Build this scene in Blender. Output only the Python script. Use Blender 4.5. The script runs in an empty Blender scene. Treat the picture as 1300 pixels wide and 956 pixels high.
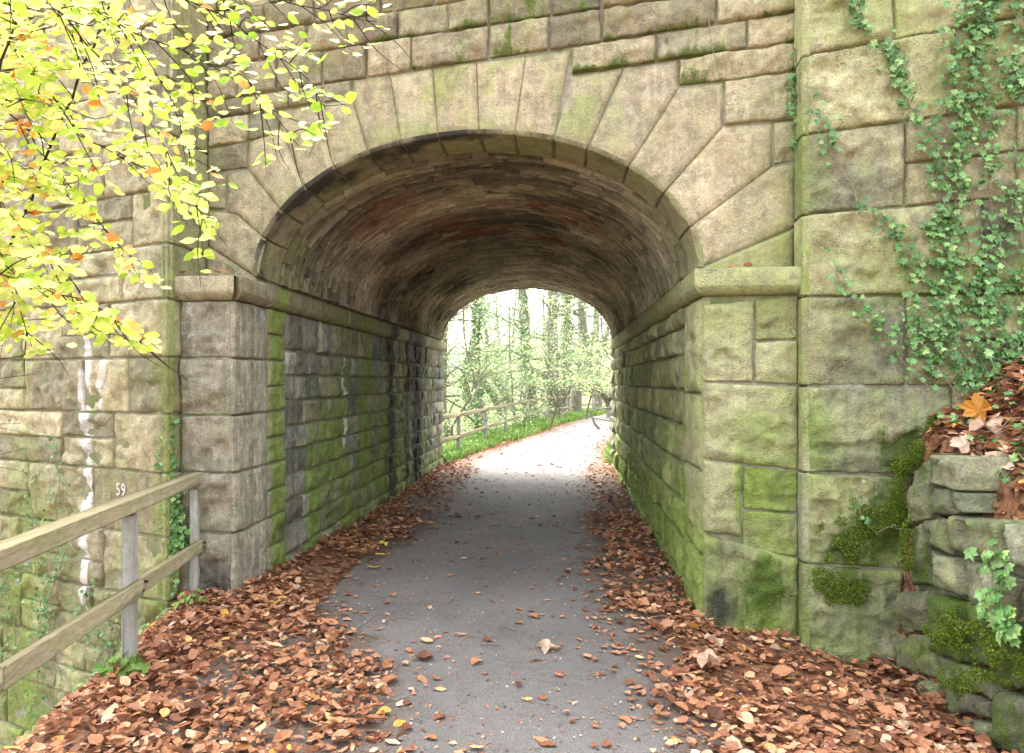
import bpy, math, random
import numpy as np
from math import radians as R, sin, cos, pi

SC = bpy.context.scene
COL = SC.collection
rng = np.random.default_rng(7)
random.seed(7)
EYE = 1.65
FPX = 900.0
HZ = 484.0

# ------------------------------------------------------------------ helpers
def tag(o, label=None, cat=None, group=None, kind=None):
    if label: o['label'] = label
    if cat: o['category'] = cat
    if group: o['group'] = group
    if kind: o['kind'] = kind
    return o

def empty(name, loc=(0, 0, 0), parent=None):
    o = bpy.data.objects.new(name, None); COL.objects.link(o)
    o.location = loc; o.empty_display_size = .1
    if parent: o.parent = parent
    return o

def _hash(ix, iy, iz, seed):
    h = (ix * 374761393 + iy * 668265263 + iz * 2147483647 + seed * 1274126177) & 0xffffffff
    h = ((h ^ (h >> 13)) * 1274126177) & 0xffffffff
    h = ((h ^ (h >> 16)) * 2246822519) & 0xffffffff
    return ((h ^ (h >> 15)) & 0xffffff) / float(0xffffff)

def vnoise(P, seed=0):
    P = np.asarray(P, float)
    i = np.floor(P).astype(np.int64); f = P - i
    f = f * f * (3 - 2 * f)
    r = 0
    for dx in (0, 1):
        wx = f[:, 0] if dx else 1 - f[:, 0]
        for dy in (0, 1):
            wy = f[:, 1] if dy else 1 - f[:, 1]
            for dz in (0, 1):
                wz = f[:, 2] if dz else 1 - f[:, 2]
                r = r + wx * wy * wz * _hash(i[:, 0] + dx, i[:, 1] + dy, i[:, 2] + dz, seed)
    return r * 2 - 1

def fbm(P, octv=4, seed=0, gain=.5):
    a, s, r = 1., 0., 0
    P = np.asarray(P, float)
    for k in range(octv):
        r = r + a * vnoise(P * (2.03 ** k) + 11.3 * k, seed + k); s += a; a *= gain
    return r / s

def sstep(a, b, x):
    t = np.clip((np.asarray(x, float) - a) / (b - a), 0, 1)
    return t * t * (3 - 2 * t)

class MB:
    """collects geometry with two colour attributes, builds one mesh"""
    def __init__(s):
        s.v, s.f, s.c, s.st, s.n = [], [], [], [], 0
    def add(s, V, F, c=None, st=None):
        V = np.asarray(V, float)
        k = len(V)
        s.v.append(V)
        F = np.asarray(F, int)
        s.f.append(F + s.n)
        if c is None: c = np.ones((k, 4)) * .5
        c = np.asarray(c, float)
        if c.ndim == 1: c = np.tile(c, (k, 1))
        if st is None: st = np.zeros((k, 4))
        s.c.append(c); s.st.append(st); s.n += k
    def build(s, name, mat, parent=None, smooth=True, origin=None):
        V = np.concatenate(s.v)
        if origin is None:
            if parent is not None: origin = np.zeros(3)
            else:
                origin = np.array([(V[:, 0].min() + V[:, 0].max()) / 2, (V[:, 1].min() + V[:, 1].max()) / 2, V[:, 2].min()])
        origin = np.asarray(origin, float)
        V = V - origin
        me = bpy.data.meshes.new(name)
        lens = np.concatenate([np.full(len(f), f.shape[1]) for f in s.f if len(f)])
        idx = np.concatenate([f.ravel() for f in s.f if len(f)])
        me.vertices.add(len(V)); me.vertices.foreach_set('co', V.ravel())
        me.loops.add(len(idx)); me.loops.foreach_set('vertex_index', idx.astype(np.int32))
        me.polygons.add(len(lens))
        st = np.zeros(len(lens), np.int32); st[1:] = np.cumsum(lens)[:-1]
        me.polygons.foreach_set('loop_start', st)
        me.polygons.foreach_set('loop_total', lens.astype(np.int32))
        me.polygons.foreach_set('use_smooth', np.full(len(lens), smooth))
        me.update(calc_edges=True)
        a = me.color_attributes.new('tone', 'FLOAT_COLOR', 'POINT')
        a.data.foreach_set('color', np.concatenate(s.c).ravel())
        a = me.color_attributes.new('stain', 'FLOAT_COLOR', 'POINT')
        a.data.foreach_set('color', np.concatenate(s.st).ravel())
        me.materials.append(mat)
        o = bpy.data.objects.new(name, me); COL.objects.link(o)
        o.location = origin
        if parent is not None:
            o.parent = parent
            o.location = origin - np.array(parent.location) if parent.parent is None else origin - np.array(parent.location)
        return o

def grid_faces(nx, ny):
    i = np.arange(nx - 1)[None, :] + np.arange(ny - 1)[:, None] * nx
    i = i.ravel()
    return np.stack([i, i + 1, i + 1 + nx, i + nx], 1)

# ---------------------------------------------------------------- materials
def newmat(name):
    m = bpy.data.materials.new(name); m.use_nodes = True
    nt = m.node_tree; nt.nodes.clear()
    return m, nt
class NT:
    def __init__(s, nt): s.nt = nt
    def n(s, typ, **k):
        nd = s.nt.nodes.new(typ)
        for a, b in k.items():
            if a.startswith('i_'):
                key = a[2:]; key = int(key) if key.isdigit() else key.replace('_', ' ')
                s.set(nd.inputs[key], b)
            else: setattr(nd, a, b)
        return nd
    def set(s, inp, v):
        if isinstance(v, bpy.types.NodeSocket): s.nt.links.new(v, inp)
        elif isinstance(v, (tuple, list)) and len(v) == 3 and inp.type == 'RGBA': inp.default_value = (*v, 1)
        else: inp.default_value = v
    def mix(s, f, a, b, blend='MIX'):
        nd = s.nt.nodes.new('ShaderNodeMix'); nd.data_type = 'RGBA'; nd.blend_type = blend; nd.clamp_factor = True
        s.set(nd.inputs[0], f); s.set(nd.inputs[6], a); s.set(nd.inputs[7], b)
        return nd.outputs[2]
    def math(s, op, a, b=0., c=None, clamp=False):
        nd = s.nt.nodes.new('ShaderNodeMath'); nd.operation = op; nd.use_clamp = clamp
        s.set(nd.inputs[0], a); s.set(nd.inputs[1], b)
        if c is not None: s.set(nd.inputs[2], c)
        return nd.outputs[0]
    def noise(s, vec, scale, detail=4., rough=.55, dist=0.):
        nd = s.nt.nodes.new('ShaderNodeTexNoise')
        s.set(nd.inputs['Vector'], vec); nd.inputs['Scale'].default_value = scale
        nd.inputs['Detail'].default_value = detail; nd.inputs['Roughness'].default_value = rough
        nd.inputs['Distortion'].default_value = dist
        return nd.outputs['Fac']
    def ramp(s, f, stops, interp='LINEAR'):
        nd = s.nt.nodes.new('ShaderNodeValToRGB'); nd.color_ramp.interpolation = interp
        e = nd.color_ramp.elements
        while len(e) < len(stops): e.new(.5)
        for k, (p, c) in enumerate(stops):
            e[k].position = p; e[k].color = (*c, 1) if len(c) == 3 else c
        s.set(nd.inputs[0], f)
        return nd.outputs[0]
    def rng(s, v, a, b, c=0., d=1.):
        nd = s.nt.nodes.new('ShaderNodeMapRange'); nd.clamp = True
        for k, x in enumerate((v, a, b, c, d)): s.set(nd.inputs[k], x)
        return nd.outputs[0]
    def out(s, surf):
        o = s.nt.nodes.new('ShaderNodeOutputMaterial'); s.nt.links.new(surf, o.inputs['Surface'])
    def bsdf(s, col, rough=.85, spec=.3, normal=None, **k):
        b = s.nt.nodes.new('ShaderNodeBsdfPrincipled')
        s.set(b.inputs['Base Color'], col); s.set(b.inputs['Roughness'], rough)
        b.inputs['Specular IOR Level'].default_value = spec
        if normal is not None: s.set(b.inputs['Normal'], normal)
        return b.outputs[0]
    def bump(s, h, strength=.5, dist=.01, normal=None):
        b = s.nt.nodes.new('ShaderNodeBump'); s.set(b.inputs['Height'], h)
        b.inputs['Strength'].default_value = strength; b.inputs['Distance'].default_value = dist
        if normal is not None: s.set(b.inputs['Normal'], normal)
        return b.outputs[0]
    def attr(s, name):
        a = s.nt.nodes.new('ShaderNodeAttribute'); a.attribute_name = name
        sp = s.nt.nodes.new('ShaderNodeSeparateColor'); s.nt.links.new(a.outputs['Color'], sp.inputs[0])
        return a, sp

def wpos(t):
    g = t.n('ShaderNodeNewGeometry')
    return g.outputs['Position']

def stone_mat(name, cols, bump=1., pits=.5, mottle=1., streak=.5):
    """cols: list of 5 base colours; tone.r picks, stain: r algae, g soot, b lime, a moss"""
    m, nt = newmat(name); t = NT(nt); P = wpos(t)
    A, S = t.attr('tone'); B, Q = t.attr('stain')
    nb = t.noise(P, 2.3, 5, .6, .4); nm = t.noise(P, 11, 6, .65, .3); nf = t.noise(P, 70, 6, .7); ng = t.noise(P, 260, 4, .7)
    pick = t.math('ADD', t.math('MULTIPLY', S.outputs[0], .75), t.math('MULTIPLY', t.math('SUBTRACT', nb, .5), .9), clamp=True)
    k = len(cols)
    base = t.ramp(pick, [(i / (k - 1) * .9 + .05, c) for i, c in enumerate(cols)])
    # blotches (weathering patina) and grain
    v = t.rng(nm, .3, .7, .62, 1.34)
    v = t.math('MULTIPLY', v, t.rng(nf, .3, .7, .70, 1.30))
    v = t.math('MULTIPLY', v, t.rng(ng, .3, .7, .82, 1.18))
    v = t.math('MULTIPLY', v, t.math('ADD', .58, t.math('MULTIPLY', S.outputs[1], .78)))
    hs = t.n('ShaderNodeVectorMath', operation='SCALE'); t.set(hs.inputs[0], base); t.set(hs.inputs[3], v)
    base = hs.outputs[0]
    # grey lichen skin patches
    lich = t.rng(t.noise(P, 5.2, 7, .68, .6), .53, .66, 0, .50 * mottle)
    base = t.mix(lich, base, (.19, .185, .14))
    pale = t.rng(t.noise(P, 8.7, 7, .7, .8), .58, .68, 0, .5 * mottle)
    base = t.mix(pale, base, (.55, .49, .36))
    och = t.rng(t.noise(P, 3.4, 6, .62, 1.2), .57, .68, 0, .45 * mottle)
    base = t.mix(och, base, (.33, .22, .10))
    sp1 = t.rng(t.noise(P, 48, 5, .8), .60, .70, 0, .75)
    sp1 = t.math('MULTIPLY', sp1, t.rng(t.noise(P, 3.1, 4, .6), .42, .6))
    base = t.mix(sp1, base, (.075, .07, .05))
    # vertical run marks
    mp = t.n('ShaderNodeMapping'); t.set(mp.inputs[0], P); mp.inputs['Scale'].default_value = (9, 9, .55)
    run = t.noise(mp.outputs[0], 1.3, 5, .65)
    mp3 = t.n('ShaderNodeMapping'); t.set(mp3.inputs[0], P); mp3.inputs['Scale'].default_value = (22, 22, 1.1)
    run2 = t.noise(mp3.outputs[0], 1.2, 5, .7)
    hs2 = t.n('ShaderNodeVectorMath', operation='SCALE'); t.set(hs2.inputs[0], base)
    t.set(hs2.inputs[3], t.math('MULTIPLY', t.rng(run2, .3, .7, 1 - .30 * streak, 1 + .26 * streak), t.rng(run, .3, .7, 1 - .22 * streak, 1 + .2 * streak))); base = hs2.outputs[0]
    base = t.mix(t.rng(t.noise(P, 1.9, 5, .65, .8), .50, .66, 0, .45), base, t.mix(.5, base, (.26, .31, .12)))
    brk = t.math('MULTIPLY', t.math('SUBTRACT', t.math('ADD', t.math('MULTIPLY', nm, .5), t.math('MULTIPLY', run, .5)), .5), 1.7)
    def cover(sock, lo, hi, amp=1.):
        x = t.math('ADD', sock, t.math('MULTIPLY', brk, amp))
        return t.math('MULTIPLY', t.rng(x, lo, hi), t.rng(sock, .01, .12))
    gcol = t.ramp(t.noise(P, 16, 5, .7), [(.3, (.13, .19, .03)), (.5, (.235, .34, .050)), (.7, (.36, .46, .12))])
    base = t.mix(t.math('MULTIPLY', cover(Q.outputs[0], .18, .95), .85), base, gcol)
    base = t.mix(t.math('MULTIPLY', cover(B.outputs['Alpha'], .38, .75, 1.7), .9), base, t.ramp(nf, [(.3, (.045, .085, .012)), (.7, (.13, .20, .03))]))
    base = t.mix(t.math('MULTIPLY', cover(Q.outputs[1], .25, .8, 1.1), .9), base, (.035, .034, .034))
    lb = t.rng(t.math('ADD', t.noise(P, 34, 6, .75, .8), t.math('MULTIPLY', run, .35)), .52, .72)
    base = t.mix(t.math('MULTIPLY', t.math('MULTIPLY', cover(Q.outputs[2], .30, .6, 1.5), t.math('ADD', .55, t.math('MULTIPLY', lb, .45))), .93), base, (.78, .78, .77))
    vor = t.n('ShaderNodeTexVoronoi'); t.set(vor.inputs['Vector'], P); vor.inputs['Scale'].default_value = 55
    pit = t.rng(vor.outputs['Distance'], 0, .38)
    pm = t.rng(t.noise(P, 4.1, 3), .48, .6)
    pit = t.math('MULTIPLY', t.math('SUBTRACT', 1, pit), t.math('MULTIPLY', pm, pits))
    h = t.math('ADD', t.math('MULTIPLY', nm, 1.2), t.math('ADD', t.math('MULTIPLY', nf, .55), t.math('MULTIPLY', ng, .16)))
    h = t.math('SUBTRACT', h, t.math('MULTIPLY', pit, .6))
    nrm = t.bump(h, .95 * bump, .030)
    t.out(t.bsdf(base, t.rng(nm, .3, .7, .75, .95), .25, nrm))
    return m

M = {}
M['face'] = stone_mat('weathered_sandstone', [(.46, .40, .26), (.41, .37, .24), (.52, .46, .31), (.31, .29, .20), (.47, .35, .23)])
M['pier_grey'] = stone_mat('grey_pier_stone', [(.42, .38, .29), (.37, .34, .26), (.46, .42, .33), (.33, .31, .25), (.41, .34, .26)])
M['ashlar'] = stone_mat('dressed_sandstone', [(.45, .375, .25), (.49, .42, .28), (.44, .39, .26), (.46, .42, .32), (.47, .375, .26)], bump=.8, pits=.8, mottle=1.)
M['wing'] = stone_mat('green_sandstone', [(.46, .45, .25), (.42, .41, .23), (.50, .48, .29), (.27, .28, .20), (.43, .38, .22)], mottle=.8, pits=.9)
M['tunnel'] = stone_mat('damp_sandstone', [(.33, .32, .26), (.42, .39, .29), (.25, .26, .26), (.38, .37, .30), (.30, .28, .22)], streak=1.4)
M['rubble'] = stone_mat('rubble_stone', [(.26, .26, .18), (.33, .31, .21), (.22, .24, .17), (.30, .27, .19), (.35, .33, .25)])

def vault_mat():
    m, nt = newmat('vault_rubble'); t = NT(nt); P = wpos(t)
    A, S = t.attr('tone'); B, Q = t.attr('stain')
    nm = t.noise(P, 9, 6, .65, .5); nf = t.noise(P, 60, 6, .7); nb = t.noise(P, 1.3, 4, .6, .6)
    base = t.ramp(S.outputs[0], [(0, (.10, .092, .077)), (.3, (.22, .20, .16)), (.55, (.37, .34, .265)), (.8, (.45, .40, .305)), (1, (.66, .62, .51))])
    v = t.math('MULTIPLY', t.rng(nm, .25, .75, .62, 1.4), t.rng(nf, .3, .7, .75, 1.25))
    hs = t.n('ShaderNodeVectorMath', operation='SCALE'); t.set(hs.inputs[0], base); t.set(hs.inputs[3], v)
    base = hs.outputs[0]
    base = t.mix(t.math('MULTIPLY', Q.outputs[2], .6), base, (.32, .10, .06))          # bare red brick
    base = t.mix(t.math('MULTIPLY', t.rng(t.math('ADD', Q.outputs[0], t.math('SUBTRACT', nm, .5)), .3, .9), .6), base, (.19, .215, .07))
    base = t.mix(t.math('MULTIPLY', t.rng(nb, .5, .68), .5), base, (.045, .04, .036))
    base = t.mix(t.math('MULTIPLY', t.rng(t.noise(P, 14, 6, .75, 1.), .6, .68), .45), base, (.42, .38, .30))
    h = t.math('ADD', nm, t.math('MULTIPLY', nf, .6))
    t.out(t.bsdf(base, .85, .25, t.bump(h, .8, .02)))
    return m
M['vault'] = vault_mat()

def simple_noise_mat(name, c1, c2, scale=20, rough=.9, bump=.4, dist=.01, c3=None):
    m, nt = newmat(name); t = NT(nt); P = wpos(t)
    n = t.noise(P, scale, 6, .65, .3); n2 = t.noise(P, scale * .13, 4, .6)
    col = t.mix(t.rng(n, .3, .7), c1, c2)
    if c3: col = t.mix(t.rng(n2, .45, .62), col, c3)
    t.out(t.bsdf(col, rough, .25, t.bump(t.noise(P, scale * 3, 5, .7), bump, dist)))
    return m
M['mortar'] = simple_noise_mat('old_mortar', (.19, .18, .13), (.38, .36, .28), 24, c3=(.15, .18, .07))

def asphalt_mat():
    m, nt = newmat('worn_asphalt'); t = NT(nt); P = wpos(t)
    n1 = t.noise(P, .9, 5, .6, .5); n2 = t.noise(P, 5, 6, .65); n3 = t.noise(P, 150, 5, .8)
    col = t.mix(t.rng(n1, .35, .65), (.125, .117, .112), (.19, .178, .17))
    col = t.mix(t.rng(n2, .52, .72, 0, .55), col, (.105, .092, .085))
    col = t.mix(t.rng(n3, .53, .66, 0, .75), col, (.36, .34, .32))
    col = t.mix(t.rng(n3, .33, .46, .65, 0), col, (.045, .042, .042))
    B_, Q_ = t.attr('stain')
    mud = t.rng(t.math('ADD', Q_.outputs[0], t.math('MULTIPLY', t.math('SUBTRACT', n2, .5), 1.6)), .35, .8, 0, .8)
    col = t.mix(mud, col, t.mix(t.rng(n3, .4, .6), (.075, .048, .034), (.17, .115, .08)))
    ck = t.rng(t.noise(P, 1.7, 3, .5, 2.5), .495, .505)
    col = t.mix(t.rng(t.noise(P, 17, 6, .75, .5), .56, .66, 0, .5), col, (.235, .22, .21))
    vor = t.n('ShaderNodeTexVoronoi'); t.set(vor.inputs['Vector'], P); vor.inputs['Scale'].default_value = 130
    h = t.math('ADD', t.math('MULTIPLY', vor.outputs['Distance'], .6), t.math('ADD', t.math('MULTIPLY', n3, .8), t.math('MULTIPLY', n2, 1.2)))
    t.out(t.bsdf(col, .8, .35, t.bump(h, .9, .009)))
    return m
M['asphalt'] = asphalt_mat()

def ground_mat():
    m, nt = newmat('leafy_soil'); t = NT(nt); P = wpos(t)
    vor = t.n('ShaderNodeTexVoronoi'); t.set(vor.inputs['Vector'], P); vor.inputs['Scale'].default_value = 26
    vor.inputs['Randomness'].default_value = 1
    sp = t.n('ShaderNodeSeparateColor'); t.nt.links.new(vor.outputs['Color'], sp.inputs[0])
    lit = t.ramp(sp.outputs[0], [(0, (.07, .035, .022)), (.35, (.17, .075, .04)), (.7, (.27, .12, .06)), (1, (.32, .20, .12))])
    n = t.noise(P, 1.4, 5, .65, .4)
    B, Q = t.attr('stain')
    grass = t.mix(t.rng(t.noise(P, 30, 5, .7), .3, .7), (.055, .085, .025), (.12, .16, .05))
    col = t.mix(t.rng(t.math('ADD', Q.outputs[0], t.math('SUBTRACT', n, .5)), .35, .65), lit, grass)
    h = t.math('ADD', t.math('MULTIPLY', vor.outputs['Distance'], .8), t.noise(P, 40, 5, .7))
    t.out(t.bsdf(col, .9, .2, t.bump(h, .9, .03)))
    return m
M['ground'] = ground_mat()

def leaf_mat(name, trans=.35, objrand=False, stops=None, rough=.6, spec=.35, wear=0.):
    m, nt = newmat(name); t = NT(nt); P = wpos(t)
    A, S = t.attr('tone')
    if objrand:
        oi = t.n('ShaderNodeObjectInfo'); f = oi.outputs['Random']
    else: f = S.outputs[0]
    col = t.ramp(f, stops)
    n = t.noise(P, 55, 4, .65)
    v = t.math('MULTIPLY', t.rng(n, .3, .7, .78, 1.22), t.math('ADD', .8, t.math('MULTIPLY', S.outputs[1], .4)))
    hs = t.n('ShaderNodeVectorMath', operation='SCALE'); t.set(hs.inputs[0], col); t.set(hs.inputs[3], v)
    col = hs.outputs[0]
    nrm = t.bump(t.noise(P, 120, 3, .6), .4, .003)
    b = t.bsdf(col, rough, spec, nrm)
    if trans > 0:
        tr = t.n('ShaderNodeBsdfTranslucent'); t.set(tr.inputs[0], col)
        mx = t.n('ShaderNodeMixShader'); mx.inputs[0].default_value = trans
        nt.links.new(b, mx.inputs[1]); nt.links.new(tr.outputs[0], mx.inputs[2]); b = mx.outputs[0]
    t.out(b)
    return m
DRY = [(0, (.09, .04, .025)), (.15, (.20, .075, .04)), (.35, (.34, .145, .07)), (.52, (.47, .225, .115)), (.66, (.29, .125, .075)), (.78, (.52, .29, .17)), (.9, (.58, .42, .29)), (.96, (.60, .30, .05)), (1, (.72, .56, .40))]
M['dry'] = leaf_mat('dry_leaf', .12, False, DRY, .65, .3)
M['dry_obj'] = leaf_mat('dry_leaf_single', .12, True, DRY, .65, .3)
M['yellow'] = leaf_mat('yellow_leaf', .2, False, [(0, (.72, .50, .03)), (1, (.85, .68, .10))])
M['paleleaf'] = leaf_mat('pale_leaf', .2, False, [(0, (.52, .36, .25)), (1, (.60, .46, .34))])
M['maple'] = leaf_mat('maple_leaf', .2, False, [(0, (.42, .15, .02)), (1, (.50, .24, .04))])
M['beech'] = leaf_mat('beech_leaf', .5, False, [(0, (.36, .58, .05)), (.25, (.52, .72, .08)), (.5, (.72, .78, .20)), (.72, (.86, .84, .36)), (.86, (.88, .74, .24)), (.93, (.85, .42, .10)), (1, (.72, .24, .06))], .5, .3)
M['ivy'] = leaf_mat('ivy_leaf', .15, False, [(0, (.045, .125, .03)), (.4, (.10, .235, .065)), (.7, (.19, .36, .11)), (.9, (.32, .47, .18)), (1, (.34, .44, .10))], .32, .5)
M['moss'] = leaf_mat('moss_tuft', .2, False, [(0, (.05, .09, .012)), (.5, (.12, .19, .02)), (.85, (.20, .27, .04)), (1, (.36, .34, .14))], .9, .1)
M['wood_leaf'] = leaf_mat('woodland_leaf', .45, False, [(0, (.05, .12, .05)), (.3, (.13, .23, .10)), (.6, (.27, .37, .17)), (.85, (.46, .52, .26)), (1, (.60, .56, .26))], .6, .2)
M['grass'] = leaf_mat('verge_grass', .35, False, [(0, (.07, .17, .03)), (.5, (.16, .30, .06)), (.85, (.28, .40, .10)), (1, (.42, .40, .18))], .6, .2)

def bark_mat(name, c1, c2, sc=8):
    m, nt = newmat(name); t = NT(nt); P = wpos(t)
    mp = t.n('ShaderNodeMapping'); t.set(mp.inputs[0], P); mp.inputs['Scale'].default_value = (1, 1, .22)
    n = t.noise(mp.outputs[0], sc * 3, 6, .7, .6)
    col = t.mix(t.rng(n, .3, .7), c1, c2)
    col = t.mix(t.rng(t.noise(P, 2.2, 5, .6), .5, .65, 0, .6), col, (.12, .16, .06))
    t.out(t.bsdf(col, .9, .2, t.bump(n, .8, .03)))
    return m
M['bark'] = bark_mat('grey_bark', (.16, .14, .12), (.30, .27, .23))
M['twig'] = bark_mat('dark_twig', (.035, .025, .02), (.07, .05, .04), 30)
M['vine'] = bark_mat('ivy_stem', (.30, .24, .17), (.46, .37, .28), 40)

def timber_mat():
    m, nt = newmat('weathered_timber'); t = NT(nt)
    tc = t.n('ShaderNodeTexCoord')
    P = wpos(t)
    A, S = t.attr('tone')
    mp = t.n('ShaderNodeMapping'); t.set(mp.inputs[0], tc.outputs['Object']); mp.inputs['Scale'].default_value = (30, 1.2, 30)
    mp2 = t.n('ShaderNodeMapping'); t.set(mp2.inputs[0], tc.outputs['Object']); mp2.inputs['Scale'].default_value = (30, 30, 1.2)
    g1 = t.noise(mp.outputs[0], 3, 6, .7, .5); g2 = t.noise(mp2.outputs[0], 3, 6, .7, .5)
    isp = t.rng(S.outputs[2], .4, .6)
    mixn = t.n('ShaderNodeMix'); mixn.data_type = 'FLOAT'
    t.set(mixn.inputs[0], isp); t.set(mixn.inputs[2], g1); t.set(mixn.inputs[3], g2)
    g = mixn.outputs[0]
    col = t.mix(t.rng(g, .32, .68), (.20, .165, .10), (.40, .34, .22))
    grey = t.mix(t.rng(g, .32, .68), (.24, .23, .215), (.43, .415, .395))
    col = t.mix(isp, col, grey)
    gm = t.rng(t.noise(P, 7, 6, .7, .5), .47, .66, 0, .65)
    col = t.mix(gm, col, (.19, .22, .08))
    g = t.math('ADD', g, t.math('MULTIPLY', t.noise(P, 150, 4, .7), .4))
    t.out(t.bsdf(col, .85, .2, t.bump(g, .6, .006)))
    return m
M['timber'] = timber_mat()
def flat_mat(name, c, rough=.6):
    m, nt = newmat(name); t = NT(nt); P = wpos(t)
    v = t.rng(t.noise(P, 60, 5, .7), .3, .7, .85, 1.)
    hs = t.n('ShaderNodeVectorMath', operation='SCALE'); t.set(hs.inputs[0], c); t.set(hs.inputs[3], v)
    t.out(t.bsdf(hs.outputs[0], rough, .3)); return m
M['paint'] = flat_mat('white_paint', (.70, .70, .68))
M['freshwood'] = flat_mat('cut_timber', (.42, .16, .05), .8)

# ------------------------------------------------------------------ plan
def V2(x, y): return np.array([x, y], float)
AF, AT = R(8), R(4.07)
C0 = V2(-.328, 5.3)
TF = V2(cos(AF), -sin(AF)); NF = V2(-sin(AF), -cos(AF))      # along the face, out of the face
TA = V2(sin(AT), cos(AT))                                      # tunnel axis
HW, SPR, RISE, LEN = 1.685, 2.46, 1.04, 8.6

class Plane:
    def __init__(s, O, T, N): s.O, s.T, s.N = np.array(O, float), np.array(T, float), np.array(N, float)
    def __call__(s, a, z, h):
        a, z, h = np.broadcast_arrays(a, z, h)
        X = s.O[0] + a * s.T[0] + h * s.N[0]; Y = s.O[1] + a * s.T[1] + h * s.N[1]
        return np.stack([X, Y, z], -1)
    def px(s, px, py):
        D = np.array([(px - 650) / FPX, 1.])
        t = s.O.dot(s.N) / D.dot(s.N)
        P = D * t
        return float((P - s.O).dot(s.T)), EYE + (HZ - py) / FPX * t

face = Plane(C0, TF, NF)
pierL = Plane(C0 + NF * .36, TF, NF)
pierR = Plane(C0 + NF * .14, TF, NF)
pilR = Plane(C0 + NF * .24, TF, NF)
PLC = C0 + TF * -2.098 + NF * .5                # front corner of the left pilaster
WT = V2(-.891, .454); wingL = Plane(PLC, WT, V2(-.454, -.891))
retL = Plane(C0 + TF * -2.098, NF, V2(cos(AF), -sin(AF)))
NL = V2(TA[1], -TA[0])                          # normal of left wall, towards tunnel
tunL = Plane(C0 + TF * -HW, TA, NL)
tunR = Plane(C0 + TF * HW, TA, -NL)

def ts(L, res, fine=True):
    e = [0, .006, .016, .034, .06] if fine else [0, .006, .02]
    if L < 2.6 * e[-1]: e = [x * L / (2.8 * e[-1]) for x in e]
    m = max(1, int(round((L - 2 * e[-1]) / res)))
    mid = np.linspace(e[-1], L - e[-1], m + 1)
    return np.concatenate([e[:-1], mid, [L - x for x in e[:-1]][::-1]])

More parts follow.
